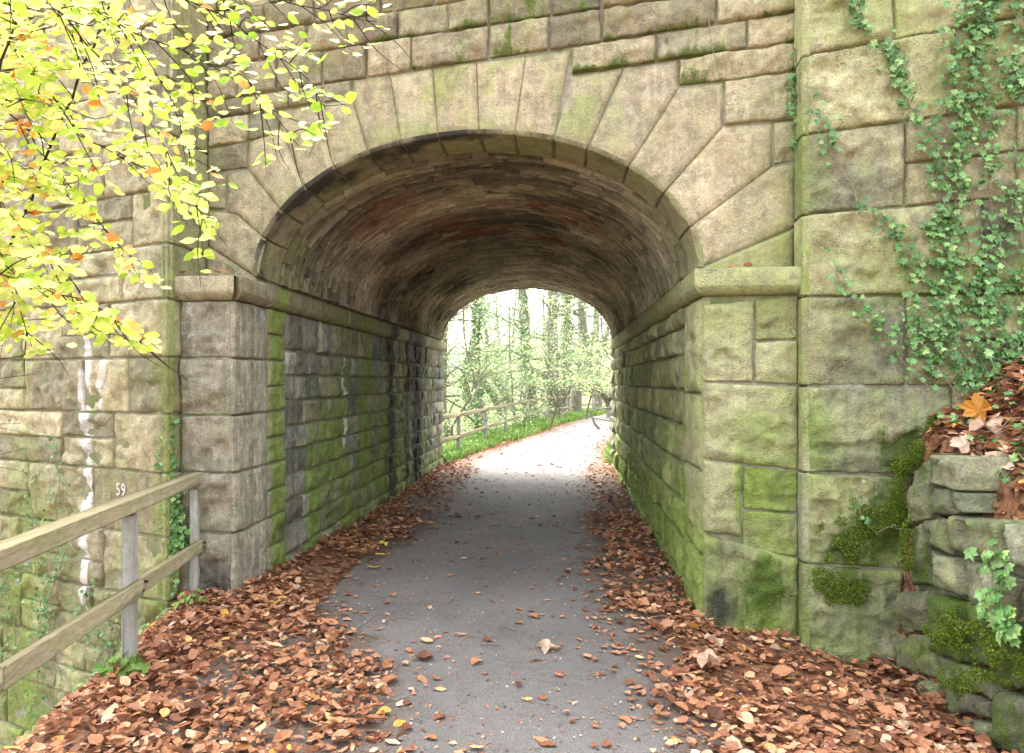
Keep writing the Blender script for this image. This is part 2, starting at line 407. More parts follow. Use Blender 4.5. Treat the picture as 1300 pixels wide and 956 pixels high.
_bid = [0]
def block(mb, q, mp, res=.03, bulge=.03, soft=.03, amp=.012, gap=.005, margin=(0, 0, 0, 0), tone=None, stain=None,
          back=.045, base=0., fine=True, facets=5, wob=.006, freq=7., emoss=0.):
    """q = bl, br, tr, tl in the (s,z) of mapping mp; margin: left,right,bottom,top"""
    _bid[0] += 1
    r = np.random.default_rng(_bid[0] * 31 + 5)
    q = np.array(q, float)
    c = q.mean(0)
    L = (np.linalg.norm(q[1] - q[0]) + np.linalg.norm(q[2] - q[3])) / 2
    H = (np.linalg.norm(q[3] - q[0]) + np.linalg.norm(q[2] - q[1])) / 2
    if L < .02 or H < .02: return
    u = ts(L, res, fine); w = ts(H, res, fine)
    U, W = np.meshgrid(u, w)
    gu = gap / L; gw = gap / H
    a = gu + (1 - 2 * gu) * U / L; b = gw + (1 - 2 * gw) * W / H
    S = ((1 - a) * (1 - b))[..., None] * q[0] + (a * (1 - b))[..., None] * q[1] + (a * b)[..., None] * q[2] + ((1 - a) * b)[..., None] * q[3]
    s, z = S[..., 0].ravel(), S[..., 1].ravel()
    U, W = U.ravel(), W.ravel()
    P0 = np.stack([s + _bid[0] * 3.1, z, np.full_like(s, _bid[0] * .77)], 1)
    d1, d2, d3, d4 = U - margin[0], L - U - margin[1], W - margin[2], H - W - margin[3]
    wv = fbm(P0 * 14, 3, 3) * .018
    d = np.minimum(np.minimum(d1, d2), np.minimum(d3, d4))
    dr = np.clip(d + wv * (d > .004), 0, None)
    # rounded pillow edge: combine the distances softly
    pe = .7 * (1 - np.exp(-dr / max(soft * .28, 1e-4))) + .3 * (1 - np.exp(-dr / max(soft * 1.8, 1e-4)))
    g = 1e9
    for k in range(facets):
        ang = r.uniform(0, 2 * pi); sl = r.uniform(.1, .9)
        g = np.minimum(g, r.uniform(.65, 1.25) + sl * (cos(ang) * (U / L - .5) + sin(ang) * (W / H - .5)))
    if facets == 0: g = np.ones_like(U)
    g = np.clip(g, .05, 1.3)
    h = base + bulge * pe * g + amp * pe * (fbm(P0 * freq, 4, 9, .55) + .35 * (1 - 2 * np.abs(vnoise(P0 * freq * 1.7, 4))))
    if amp >= .02:
        wx = U + .03 * vnoise(P0 * 16, 51); wz = W + .03 * vnoise(P0 * 16, 52)
        for k in range(2 + int(L * H * 14)):
            cx, cz = r.uniform(-.05, L + .05), r.uniform(-.08, H * .9); rx, rz = r.uniform(.06, .24), r.uniform(.04, .13)
            sc = 1 - ((wx - cx) / rx) ** 2 - ((wz - cz) / rz) ** 2
            h = h - pe * amp * r.uniform(.5, 1.25) * np.clip(sc, 0, .6) * 1.3
        h = h + pe * amp * .35 * fbm(P0 * 24, 3, 57)
        h = np.maximum(h, base - .012)
    D = np.minimum(np.minimum(U, L - U), np.minimum(W, H - W))
    h = h - back * (D < .001)
    sh = .008 * (D < .001)
    # pull the outermost ring straight back, wobble edges
    wo = wob * fbm(np.stack([s * 9, z * 9, np.full_like(s, _bid[0])], 1), 2, 21)
    s2 = s + wo * (D < .05); z2 = z + wob * fbm(np.stack([z * 9, s * 9, np.full_like(s, _bid[0] + 7.)], 1), 2, 22) * (D < .05)
    V = mp(s2, z2, h)
    tn = r.random(3) if tone is None else np.clip(np.array(tone) + (r.random(3) - .5) * .15, 0, 1)
    col = np.ones((len(s), 4)); col[:, :3] = tn
    st = np.zeros((len(s), 4)) if stain is None else stain(V, s, z)
    if emoss:
        em = np.exp(-W / (.35 * H)) * (.55 + 1.2 * fbm(V * 5, 3, 77)) * emoss
        st[:, 3] = np.clip(st[:, 3] + em * (r.random() < .8), 0, 1)
    mb.add(V, grid_faces(len(u), len(w)), col, st)

def poly(mb, pts, mp, bulge=.0, amp=.004, chamfer=.022, cdepth=.02, res=.05, back=.05, gap=.004, tone=None, stain=None, base=0.):
    """convex polygon ashlar block (counter-clockwise seen from outside)"""
    _bid[0] += 1
    r = np.random.default_rng(_bid[0] * 17 + 3)
    pts = np.array(pts, float); c = pts.mean(0)
    B = []
    for k in range(len(pts)):
        p, q = pts[k], pts[(k + 1) % len(pts)]
        n = max(1, int(np.linalg.norm(q - p) / res))
        for i in range(n): B.append(p + (q - p) * i / n)
    B = np.array(B); nB = len(B)
    # inradius
    inr = 1e9
    for k in range(len(pts)):
        p, q = pts[k], pts[(k + 1) % len(pts)]
        e = (q - p) / np.linalg.norm(q - p); inr = min(inr, abs(e[0] * (c - p)[1] - e[1] * (c - p)[0]))
    ds = [gap, gap + .001, gap + chamfer * .5, gap + chamfer, gap + chamfer + .01]
    x = ds[-1] + .03
    while x < inr * .93: ds.append(x); x += .035
    V, F = [], []
    S, Hh = [], []
    for i, d in enumerate(ds):
        f = 1 - d / inr
        ring = c + (B - c) * f
        S.append(ring)
        pr = np.clip((d - gap) / chamfer, 0, 1)
        hh = base - cdepth * (1 - pr) - (back if i == 0 else 0) + bulge * (1 - f)
        Hh.append(np.full(nB, hh))
    S.append(c[None, :]); Hh.append(np.array([base + bulge]))
    S = np.concatenate(S); Hh = np.concatenate(Hh)
    dd = np.concatenate([np.full(nB, min(1, max(0, (d - gap) / .03))) for d in ds] + [np.ones(1)])
    Hh = Hh + amp * fbm(np.stack([S[:, 0] * 6, S[:, 1] * 6, np.full(len(S), _bid[0] * 1.3)], 1), 4, 5) * (.3 + dd)
    V = mp(S[:, 0], S[:, 1], Hh)
    tn = r.random(3) if tone is None else np.clip(np.array(tone) + (r.random(3) - .5) * .15, 0, 1)
    col = np.ones((len(V), 4)); col[:, :3] = tn
    st = np.zeros((len(V), 4)) if stain is None else stain(V, S[:, 0], S[:, 1])
    n = len(ds)
    for i in range(n - 1):
        a = np.arange(nB) + i * nB; b = (np.arange(nB) + 1) % nB + i * nB
        F.append(np.stack([a, b, b + nB, a + nB], 1))
    last = (n - 1) * nB
    a = np.arange(nB) + last; b = (np.arange(nB) + 1) % nB + last
    T = np.stack([a, b, np.full(nB, n * nB)], 1)
    mb.add(V, np.concatenate(F), col, st)
    # triangles of the centre fan
    mb.f.append(T + (mb.n - len(V)))

def boxm(mb, c, ax, half, col=None):
    """box with centre c, axes ax (3 vectors), half sizes; slightly bevelled"""
    c = np.array(c, float); ax = np.array(ax, float)
    bv = min(.006, min(half) * .3)
    V = []; 
    hx, hy, hz = half
    for sz in (-1, 1):
        for (sx, sy) in ((-1, -1), (1, -1), (1, 1), (-1, 1)):
            for k, (bx, by, bz) in enumerate(((bv, bv, 0), )):
                pass
    # simple chamfered box through 24 vertices
    idx = {}; V = []
    for sx in (-1, 1):
        for sy in (-1, 1):
            for sz in (-1, 1):
                for a in range(3):
                    p = np.array([sx * (hx - bv), sy * (hy - bv), sz * (hz - bv)], float)
                    p[a] = (sx, sy, sz)[a] * half[a]
                    idx[(sx, sy, sz, a)] = len(V); V.append(c + p @ ax)
    F4, F3 = [], []
    for a in range(3):
        o = [k for k in range(3) if k != a]
        for s in (-1, 1):
            cyc = []
            for (p, q) in ((-1, -1), (1, -1), (1, 1), (-1, 1)):
                sg = [0, 0, 0]; sg[a] = s; sg[o[0]] = p; sg[o[1]] = q
                cyc.append(idx[(*sg, a)])
            F4.append(cyc)
    for a in range(3):
        o = [k for k in range(3) if k != a]
        for p in (-1, 1):
            for q in (-1, 1):
                s1 = [0, 0, 0]; s2 = [0, 0, 0]
                s1[a] = -1; s2[a] = 1; s1[o[0]] = s2[o[0]] = p; s1[o[1]] = s2[o[1]] = q
                F4.append([idx[(*s1, o[0])], idx[(*s2, o[0])], idx[(*s2, o[1])], idx[(*s1, o[1])]])
    for sx in (-1, 1):
        for sy in (-1, 1):
            for sz in (-1, 1): F3.append([idx[(sx, sy, sz, a)] for a in range(3)])
    cc = col if col is not None else (.5, .5, .5, 1)
    mb.add(V, np.array(F4), cc); mb.f.append(np.array(F3) + (mb.n - 24))

def tube(mb, pts, rad, n=7, col=None):
    pts = np.array(pts, float); rad = np.broadcast_to(rad, (len(pts),))
    V = []
    up = np.array([0, 0, 1.])
    T = np.gradient(pts, axis=0); T /= np.linalg.norm(T, axis=1)[:, None] + 1e-9
    x = np.cross(T[0], up)
    if np.linalg.norm(x) < .1: x = np.array([1., 0, 0])
    x /= np.linalg.norm(x)
    for k in range(len(pts)):
        x = x - T[k] * x.dot(T[k]); x /= np.linalg.norm(x) + 1e-9
        y = np.cross(T[k], x)
        a = np.arange(n) / n * 2 * pi
        V.append(pts[k] + rad[k] * (np.cos(a)[:, None] * x + np.sin(a)[:, None] * y))
    V = np.concatenate(V); F = []
    for k in range(len(pts) - 1):
        a = np.arange(n) + k * n; b = (np.arange(n) + 1) % n + k * n
        F.append(np.stack([a, b, b + n, a + n], 1))
    mb.add(V, np.concatenate(F), col)

def smooth_path(P, step=.05, wig=0., seed=1):
    P = np.array(P, float); out = []
    n = len(P)
    for i in range(n - 1):
        p0, p1, p2, p3 = P[max(i - 1, 0)], P[i], P[i + 1], P[min(i + 2, n - 1)]
        m = max(2, int(np.linalg.norm(p2 - p1) / step))
        for k in range(m):
            t = k / m
            out.append(.5 * (2 * p1 + (p2 - p0) * t + (2 * p0 - 5 * p1 + 4 * p2 - p3) * t * t + (3 * p1 - p0 - 3 * p2 + p3) * t ** 3))
    out.append(P[-1]); out = np.array(out)
    if wig > 0:
        k = np.arange(len(out)) * .5
        for a in range(3):
            out[:, a] += wig * vnoise(np.stack([k, k * 0 + a * 7, k * 0 + seed], 1), seed)
    return out

def leaf_cloud(mb, variants, pos, X, Y, size, tone):
    """instances of leaf shapes baked into one mesh. X = along the leaf, Y = across, arrays (n,3)"""
    Z = np.cross(X, Y)
    pick = rng.integers(0, len(variants), len(pos))
    for k, (lv, lf) in enumerate(variants):
        I = np.where(pick == k)[0]
        if len(I) == 0: continue
        P = pos[I][:, None, :] + size[I][:, None, None] * (lv[None, :, 0:1] * X[I][:, None, :] + lv[None, :, 1:2] * Y[I][:, None, :] + lv[None, :, 2:3] * Z[I][:, None, :])
        m = len(lv)
        V = P.reshape(-1, 3)
        off = (np.arange(len(I)) * m)[:, None]
        c = np.ones((len(I), m, 4)); c[:, :, :3] = tone[I][:, None, :]
        mb.add(V, np.zeros((0, 4), int), c.reshape(-1, 4))
        b = mb.n - len(V)
        for F in lf:
            F = np.array(F); mb.f.append((F[None] + off[:, :, None]).reshape(-1, F.shape[1]) + b)

def ovate(curl=.1, fold=.15, asym=0., w=.32, seed=0, lobes=False):
    """leaf with midrib; x from 0 to 1"""
    r = np.random.default_rng(seed)
    xs = np.array([0, .12, .3, .5, .7, .87, 1.])
    ws = np.array([.0, .5, .92, 1, .82, .42, .0]) * w
    mid, lft, rgt = [], [], []
    tw = r.uniform(-.25, .25)
    for x, ww in zip(xs, ws):
        zc = curl * (4 * (x - .5) ** 2 - .5) + r.uniform(-.01, .01)
        mid.append((x - .5, asym * sin(x * pi), zc))
        jl, jr = r.uniform(.85, 1.1), r.uniform(.85, 1.1)
        lft.append((x - .5 + r.uniform(-.02, .02), asym * sin(x * pi) + ww * jl, zc + fold * ww + tw * ww * (x - .5) + r.uniform(-.03, .03) * (ww > 0)))
        rgt.append((x - .5 + r.uniform(-.02, .02), asym * sin(x * pi) - ww * jr, zc + fold * ww - tw * ww * (x - .5) + r.uniform(-.03, .03) * (ww > 0)))
    n = len(xs)
    V = np.array(mid + lft[1:-1] + rgt[1:-1])
    L = [n + i for i in range(n - 2)]; Rr = [n + n - 2 + i for i in range(n - 2)]
    Q = []; T = [(0, 1, L[0]), (0, Rr[0], 1), (n - 2, n - 1, L[-1]), (n - 2, Rr[-1], n - 1)]
    for i in range(n - 3):
        Q.append((i + 1, i + 2, L[i + 1], L[i])); Q.append((i + 2, i + 1, Rr[i], Rr[i + 1]))
    return V, [Q, T]

def small_ovate(w=.33, fold=.2):
    V = np.array([(-.5, 0, 0), (-.22, w * .85, fold * w), (.15, w, fold * w), (.5, 0, -.05), (.15, -w, fold * w), (-.22, -w * .85, fold * w), (-.05, 0, 0)])
    return V, [[(0, 6, 1, 1)][:0] or [(0, 6, 2, 1), (6, 3, 2, 2)][:1], [(6, 3, 2), (6, 4, 3), (0, 4, 6), (0, 5, 4)]]

def lobed(points, curl=.08, seed=0):
    """ivy / maple type leaf: outline in polar form around the centre"""
    r = np.random.default_rng(seed)
    V = [(0, 0, 0)]
    for a, rad in points:
        rr = rad * r.uniform(.9, 1.1)
        V.append((rr * cos(R(a)), rr * sin(R(a)), curl * (abs(sin(R(a) * 1.5)) - rr) + r.uniform(-.02, .02)))
    n = len(points)
    F = [(0, 1 + i, 1 + (i + 1) % n) for i in range(n)]
    return np.array(V), [F]
IVYP = [(0, .58), (22, .34), (48, .50), (78, .30), (112, .42), (150, .30), (180, .22), (210, .30), (248, .42), (282, .30), (312, .50), (338, .34)]
MAPLE = [(0, .55), (8, .45), (17, .47), (28, .33), (40, .44), (52, .53), (64, .44), (80, .33), (96, .38), (118, .42), (145, .30), (180, .12),
         (215, .30), (242, .42), (264, .38), (280, .33), (296, .44), (308, .53), (320, .44), (332, .33), (343, .47), (352, .45)]
OV = [ovate(curl=rng.uniform(-.05, .28), fold=rng.uniform(-.1, .7), asym=rng.uniform(-.06, .06), w=rng.uniform(.26, .36), seed=k) for k in range(14)]
OVB = [ovate(curl=rng.uniform(-.12, .1), fold=rng.uniform(-.05, .35), asym=rng.uniform(-.05, .05), w=rng.uniform(.33, .39), seed=50 + k) for k in range(8)]
IV = [lobed(IVYP, .12, k) for k in range(6)]
MP = [lobed(MAPLE, .28, 30 + k) for k in range(4)]
def tri_fix(var): return var

def unit(v): return v / (np.linalg.norm(v, axis=-1, keepdims=True) + 1e-9)

# ------------------------------------------------------------------ terrain
def lerp_tab(y, tab):
    ys = [a for a, b in tab]; xs = [b for a, b in tab]
    return np.interp(y, ys, xs)
PL = [(-6, -1.5), (5.4, -1.8), (8, -1.6), (14, -1.15), (16, -.75), (18.3, -.2), (22.5, 1.0), (26.5, 2.0), (30, 3.2), (37, 6.), (45, 10.), (60, 20), (75, 33)]
PW = [(-6, 2.4), (4.9, 2.82), (5.3, 3.2), (5.6, 3.4), (8, 3.3), (14, 2.9), (20, 2.5), (60, 2.5), (75, 3)]
def path_l(y): return lerp_tab(y, PL)
def path_r(y): return path_l(y) + lerp_tab(y, PW)
def terrain(x, y):
    x = np.asarray(x, float); y = np.asarray(y, float)
    P = np.stack([x, y, x * 0], -1).reshape(-1, 3)
    n = fbm(P * .45, 3, 40).reshape(x.shape); n2 = fbm(P * 2.1, 3, 41).reshape(x.shape)
    z = np.zeros_like(x)
    # near side of the bridge
    near = 1 - sstep(6.0, 9.0, y)
    xf = -2.26 - .075 * (y - 4)
    drop = np.clip(xf - x, 0, None)
    lz = -np.clip(drop * .95, 0, 2.6) - .05 * np.clip(drop - 2.7, 0, 12)
    lz = lz + n2 * .05 * sstep(0, .3, drop) + n * .4 * sstep(2, 6, drop)
    left_bank = .10 * sstep(-1.25, -1.95, x) * sstep(4.3, 5.5, y)
    rb = 1.02 + np.clip(x - 2.62, 0, .55) * .95 + .10 * np.clip(x - 3.1, 0, 40) + .22 * sstep(3.7, 4.6, y)
    rz = rb * sstep(2.50, 2.66, x) + n2 * .03 * (x > 2.6) + n * .5 * sstep(4, 9, x)
    right_low = (-.07 * sstep(1.1, 1.5, x) * (1 - sstep(4.7, 5.1, y)) - .14 * sstep(1.7, 2.3, x)) * (1 - sstep(2.5, 2.66, x))
    zn = lz + left_bank + rz + right_low
    # far side
    pl, pr = path_l(y), path_r(y)
    dl = np.clip(pl - 1.3 - x, 0, None); dr = np.clip(x - pr - .35, 0, None)
    far = -np.clip(dl * .28, 0, 3.2) + .06 * np.clip(dl - 12, 0, 30) + .42 * np.clip(dr, 0, 2.2) + .14 * np.clip(dr - 2.2, 0, 18)
    far = far + n * .5 * sstep(1.5, 6, np.maximum(dl, dr)) + .03 * n2 * sstep(.1, .6, np.maximum(np.maximum(pl - x, x - pr), 0))
    far = far + .0105 * np.clip(y - 22, 0, 60)
    z = zn * near + far * (1 - near)
    return z

EL = [(1.5, -.55), (3.0, -.64), (3.89, -.76), (4.7, -1.14), (5.19, -1.52), (5.6, -1.74), (6.0, -1.76), (6.43, -1.50), (7.2, -1.14), (8.94, -.98), (12.8, -.76), (14.5, -.75), (18.3, -.1), (22.5, 1.1), (30, 3.3)]
ER = [(1.5, .85), (3.0, .86), (3.89, .88), (4.7, .90), (5.5, .80), (6.29, .74), (7.2, .94), (9.5, 1.06), (12.8, 1.38), (15, 1.85), (18.3, 2.2), (22.5, 3.4), (30, 5.6)]
def build_ground():
    xs = np.unique(np.concatenate([np.arange(-5, 5.01, .06), np.arange(-30, 30, .6), np.arange(-200, 201, 8)]).round(4))
    ys = np.unique(np.concatenate([np.arange(1.5, 7, .08), np.arange(7, 30, .25), np.arange(-20, 90, 1.), np.arange(-160, 300, 8)]).round(4))
    X, Y = np.meshgrid(xs, ys)
    Z = terrain(X, Y)
    V = np.stack([X, Y, Z], -1).reshape(-1, 3)
    st = np.zeros((len(V), 4))
    x, y = V[:, 0], V[:, 1]
    st[:, 0] = sstep(13.5, 15, y) * np.clip(1 - .85 * ((x > path_l(y) - .5) & (x < path_r(y) + .2)), 0, 1) * .9 + .45 * (x < -2.7) * (y < 7)
    mb = MB(); mb.add(V, grid_faces(len(xs), len(ys)), None, st)
    g = mb.build('ground', M['ground'], smooth=True, origin=(0, 0, 0)); tag(g, kind='structure')
build_ground()

def build_path():
    ys = np.concatenate([np.arange(-6, 14, .25), np.arange(14, 75, .5)])
    V = []
    for y in ys:
        a, b = path_l(y), path_r(y)
        w = .04 * vnoise(np.array([[y * 1.3, 0, 0]]), 2)[0]; w2 = .04 * vnoise(np.array([[y * 1.3, 9, 0]]), 2)[0]
        for k in range(41):
            x = a + w + (b + w2 - a - w) * k / 40
            crown = .012 * (1 - (k / 20 - 1) ** 2)
            V.append((x, y, float(terrain(np.array([x]), np.array([y]))[0]) * (1 if y > 14 else 0) + .006 + crown))
    V = np.array(V); dd = np.maximum(np.interp(V[:, 1], [a for a, b in EL], [b for a, b in EL]) - V[:, 0], V[:, 0] - np.interp(V[:, 1], [a for a, b in ER], [b for a, b in ER]))
    st = np.zeros((len(V), 4)); st[:, 0] = sstep(-.45, .1, dd)
    mb = MB(); mb.add(V, grid_faces(41, len(ys)), None, st)
    tag(mb.build('path', M['asphalt'], origin=(0, 0, 0)), kind='structure')
build_path()

# ------------------------------------------------------------------ the bridge
bridge = empty('stone_bridge', (0, 0, 0))
tag(bridge, 'tall sandstone railway bridge with a round arch over the leafy path', 'bridge')

def ell(th):   # th 0..pi, from right to left
    return HW * math.cos(th), SPR + RISE * math.sin(th)
def wmap(u, v, z):
    u, v, z = np.broadcast_arrays(np.asarray(u, float), np.asarray(v, float), np.asarray(z, float))
    X = C0[0] + u * TF[0] + v * TA[0]; Y = C0[1] + u * TF[1] + v * TA[1]
    return np.stack([X, Y, z], -1)
TOPZ = 6.4
def build_core():
    g = .014
    prof = [(HW + g, -.6)] + [((HW + g) * cos(t), SPR + (RISE + g) * sin(t)) for t in np.linspace(0, pi, 49)] + [(-HW - g, -.6)]
    # outer ring with the same count
    n = len(prof)
    out = []
    for k, (u, z) in enumerate(prof):
        if z <= SPR + .001 and k in (0, n - 1): out.append((9. if u > 0 else -2.25, -.6))
        else:
            a = math.atan2(z - SPR, u)
            if abs(cos(a)) < 1e-6: out.append((0, TOPZ)); continue
            tU = (9 if u > 0 else 2.25) / abs(cos(a)); tZ = (TOPZ - SPR) / max(sin(a), 1e-6); t = min(tU, tZ)
            out.append((t * cos(a), SPR + t * sin(a)))
    mb = MB()
    P = np.array(prof); O = np.array(out)
    for v in (.014, LEN - .035):
        V = np.concatenate([wmap(P[:, 0], v, P[:, 1]), wmap(O[:, 0], v, O[:, 1])])
        i = np.arange(n - 1)
        mb.add(V, np.stack([i, i + 1, i + 1 + n, i + n], 1))
    for Q in (P, O):
        V = np.concatenate([wmap(Q[:, 0], .014, Q[:, 1]), wmap(Q[:, 0], LEN - .035, Q[:, 1])])
        i = np.arange(n - 1); mb.add(V, np.stack([i, i + 1, i + 1 + n, i + n], 1))
    # projecting masses: boxes in plan given by four corners
    def prism(pts, z0, z1):
        V = [(p[0], p[1], z0) for p in pts] + [(p[0], p[1], z1) for p in pts]
        m = len(pts); i = np.arange(m); j = (i + 1) % m
        mb.add(V, np.stack([i, j, j + m, i + m], 1))
        mb.add(V, np.array([[0, 1, 2, 3], [4, 5, 6, 7]]))
    e = .014
    def fp(u, d): return C0 + TF * u + NF * d
    prism([fp(-2.098, -.1), fp(-HW - e, -.1), fp(-HW - e - .0, .36 - e), fp(-2.098, .36 - e)], -.7, 2.42)
    prism([fp(HW + e, -.1), fp(2.345, -.1), fp(2.345, .14 - e), fp(HW + e, .14 - e)], -.5, 2.42)
    prism([fp(2.345 + e, -.1), fp(9, -.1), fp(9, .24 - e), fp(2.345 + e, .24 - e)], -.5, TOPZ)
    a = fp(-2.098 - e, -.05); b = PLC + V2(-.02, .03)
    w1 = wingL.O - wingL.N * e + WT * .03
    w2 = w1 + WT * 7
    bk = w2 - wingL.N * .9
    prism([C0 + TF * -2.2 + TA * .05, w2, w2 + TA * (LEN - 1), C0 + TF * -2.2 + TA * (LEN - .04)], -3.5, TOPZ - .01)
    prism([a, b * .0 + (C0 + TF * (-2.098 - e) + NF * (.5 - e)), w2, bk], -3.5, TOPZ)
    o = mb.build('mortar_core', M['mortar'], bridge, smooth=False)
build_core()

# ---- voussoirs: joints (outer px, inner px), extra outline corners per stone
def F(px, py): return face.px(px, py)
def snap(px, py):
    u, z = face.px(px, py)
    th = math.atan2((z - SPR) / RISE, u / HW)
    return ell(max(0, min(pi, th)))
J = [(321.5, 350), (339, 304), (360.6, 270), (391, 241), (427, 217), (465, 192), (507, 177), (555, 170), (608, 171), (653, 171), (701, 181), (741, 194), (788.5, 218), (830, 250), (867.5, 290), (888, 340)]
I = [snap(*p) for p in J]; I[0] = (-HW, SPR); I[-1] = (HW, SPR)
OUT = [
 [(300, 272), (263, 266), (263, 312)],
 [(314.6, 214.5), (287, 219), (287, 269), (300, 272)],
 [(354, 160), (316, 178), (314.6, 214.5)],
 [(400, 132), (355, 140), (354, 160)],
 [(446.8, 125), (400, 132)],
 [(494.8, 95), (448, 100), (446.8, 125)],
 [(549, 86), (494.8, 95)],
 [(604.8, 79), (549, 86)],
 [(667, 71), (604.8, 79)],
 [(724.5, 62), (667, 71)],
 [(792, 85), (724.5, 95)],
 [(862, 111), (861, 76), (792, 85)],
 [(918, 160), (918, 104), (862, 111)],
 [(980.5, 211), (980, 156), (918, 160)],
 [(1012, 286), (1012, 206), (980.5, 211)],
]
ring = empty('arch_ring', (0, 0, 0), bridge)
def soffit_map(a, b, c):
    # a = arc parameter angle (scaled), b = v , c = height inwards
    th = np.asarray(a) / 1.4
    n = np.stack([np.cos(th) / HW, np.sin(th) / RISE], -1); n = n / np.linalg.norm(n, axis=-1, keepdims=True)
    u = HW * np.cos(th) - c * n[..., 0]; z = SPR + RISE * np.sin(th) - c * n[..., 1]
    return wmap(u, b, z)
def st_ring(V, s, z):
    n = fbm(V * 3.1, 3, 61)
    st = np.zeros((len(V), 4))
    st[:, 0] = np.clip(.10 + .25 * n + .35 * sstep(1.6, 2.4, s) + .3 * (fbm(V * 6, 3, 60) > .15) * (np.abs(s) < 1.0) + .10 * (np.abs(s) < 1.2), 0, 1)
    return st
def st_soffit(V, s, z):
    st = np.zeros((len(V), 4))
    n = fbm(V * 2.3, 4, 62)
    st[:, 1] = sstep(.7, 2.0, s + n) * np.clip(.6 * (1 - sstep(.05, .34, z + n * .55)) + .12 + .8 * fbm(V * 4, 3, 64), 0, 1)
    st[:, 0] = np.clip(.3 + .5 * n, 0, 1)
    return st
DEP = .46
for k in range(15):
    mb = MB()
    a, b = I[k], I[k + 1]
    pts = [a, b] + [F(*p) for p in OUT[k]]
    if k not in (0,):
        pass
    # counter-clockwise: inner-left, inner-right, outer-right .. outer-left
    tone = [.45 + .25 * random.random(), .45 + .35 * random.random(), .5]
    poly(mb, pts, face, amp=.009, chamfer=.034, cdepth=.020, gap=.002, back=.02, tone=tone, stain=st_ring, base=.012)
    t0 = math.atan2((a[1] - SPR) / RISE, a[0] / HW); t1 = math.atan2((b[1] - SPR) / RISE, b[0] / HW)
    block(mb, [(t1 * 1.4, -.012), (t0 * 1.4, -.012), (t0 * 1.4, DEP), (t1 * 1.4, DEP)], soffit_map, res=.05, bulge=.004, soft=.012, amp=.006, facets=0, tone=[.6, .35, .5], stain=st_soffit, back=.03)
    o = mb.build('voussoir', M['ashlar'], ring)
# springer wedges that fill below the first and last joints
mb = MB()
zl = 2.36
poly(mb, [face.px(228, 372), (-HW, zl), (-HW, SPR), face.px(263, 312), face.px(250, 322)][:0] or [(-2.095, zl), (-HW - .0, zl), (-HW, SPR + .0), F(264, 312)], face, tone=[.3, .3, .5], stain=st_ring, base=.06, amp=.01)
mb.build('springer', M['ashlar'], ring); mb = MB()
poly(mb, [(HW, zl), (2.34, zl), F(1012, 288), (HW, SPR)], face, tone=[.6, .5, .5], stain=lambda V, s, z: np.tile([.6, 0, 0, 0], (len(V), 1)), base=.014)
mb.build('springer', M['ashlar'], ring)

# ---- spandrel masonry
mb = MB()
def st_sp(V, s, z):
    st = np.zeros((len(V), 4)); n = fbm(V * 2.7, 3, 70); n2 = fbm(V * 9, 3, 71)
    st[:, 0] = np.clip(.12 + .4 * n + .25 * sstep(1.8, 2.4, s) , 0, 1)
    st[:, 3] = np.clip(.25 + .9 * n2 + .3 * n, 0, 1) * sstep(-.6, .1, s) * (1 - .7 * sstep(1.6, 2, s)) * .6
    return st
def spx(q, **k):
    """q px: tl,tr,br,bl"""
    p = [F(*q[3]), F(*q[2]), F(*q[1]), F(*q[0])]
    kk = dict(bulge=.05, soft=.022, amp=.022, stain=st_sp, res=.020, freq=8, emoss=.75); kk.update(k)
    block(mb, p, face, **kk)
r_1 = lambda x: 18 - (x - 720) * (.150 if x < 720 else .142)
r_2 = lambda x: 60.5 - (x - 722) * (.150 if x < 722 else .156)
r_3 = lambda x: 132 - (x - 400) * .15
r_4 = lambda x: 180 - (x - 316) * .15
def rowpx(ft, fb, xs, **k):
    for a, b in zip(xs[:-1], xs[1:]):
        spx([(a, ft(a)), (b, ft(b)), (b, fb(b)), (a, fb(a))], **k)
rowpx(r_1, r_2, [264, 300, 352, 410, 466, 523, 621, 697, 764, 909, 1012])
rowpx(r_2, r_3, [264, 318, 368, 410, 447])
rowpx(r_3, r_4, [264, 316, 354])
spx([(264, r_4(264)), (316, r_4(316)), (314, 214), (264, 220)], bulge=.02)
spx([(264, 221), (286, 219), (286, 266), (264, 265)], bulge=.01)
rt = lambda x: 86 - (x - 790) * .155
rowpx(r_2, lambda x: 95 - (x - 724.5) * .148 if x < 792 else (85 - (x - 792) * .13), [725, 833])
rowpx(r_2, lambda x: 85 - (x - 792) * .13 if x < 862 else (76 - (x - 862) * .15), [833, 948, 1012])
spx([(862, 75), (1012, 53), (1012, 90), (862, 110)])
spx([(919, 103), (1012, 91), (1012, 151), (919, 159)], bulge=.04, amp=.018)
spx([(982, 155), (1012, 152), (1012, 205), (982, 209)], bulge=.015)
offs = [0, 37, 74, 112, 150, 188, 226, 264, 302, 340, 378, 416, 454, 492]
xr = random.Random(4)
fixed = {1: [264, 330, 390, 440, 506, 569, 621, 700, 764, 910, 1012]}
for k in range(1, len(offs)):
    o0, o1 = offs[k - 1], offs[k]
    fb = (lambda o: lambda x: r_1(x) - o * (1 + (x - 640) * .0002))(o0); ft = (lambda o: lambda x: r_1(x) - o * (1 + (x - 640) * .0002))(o1)
    if k in fixed: xs = fixed[k]
    else:
        xs = [264]
        while xs[-1] < 930: xs.append(xs[-1] + xr.uniform(55, 130))
        xs[-1] = 1012
    rowpx(ft, fb, xs, res=.03 if k < 3 else .06)
mb.build('spandrel_wall', M['face'], bridge)

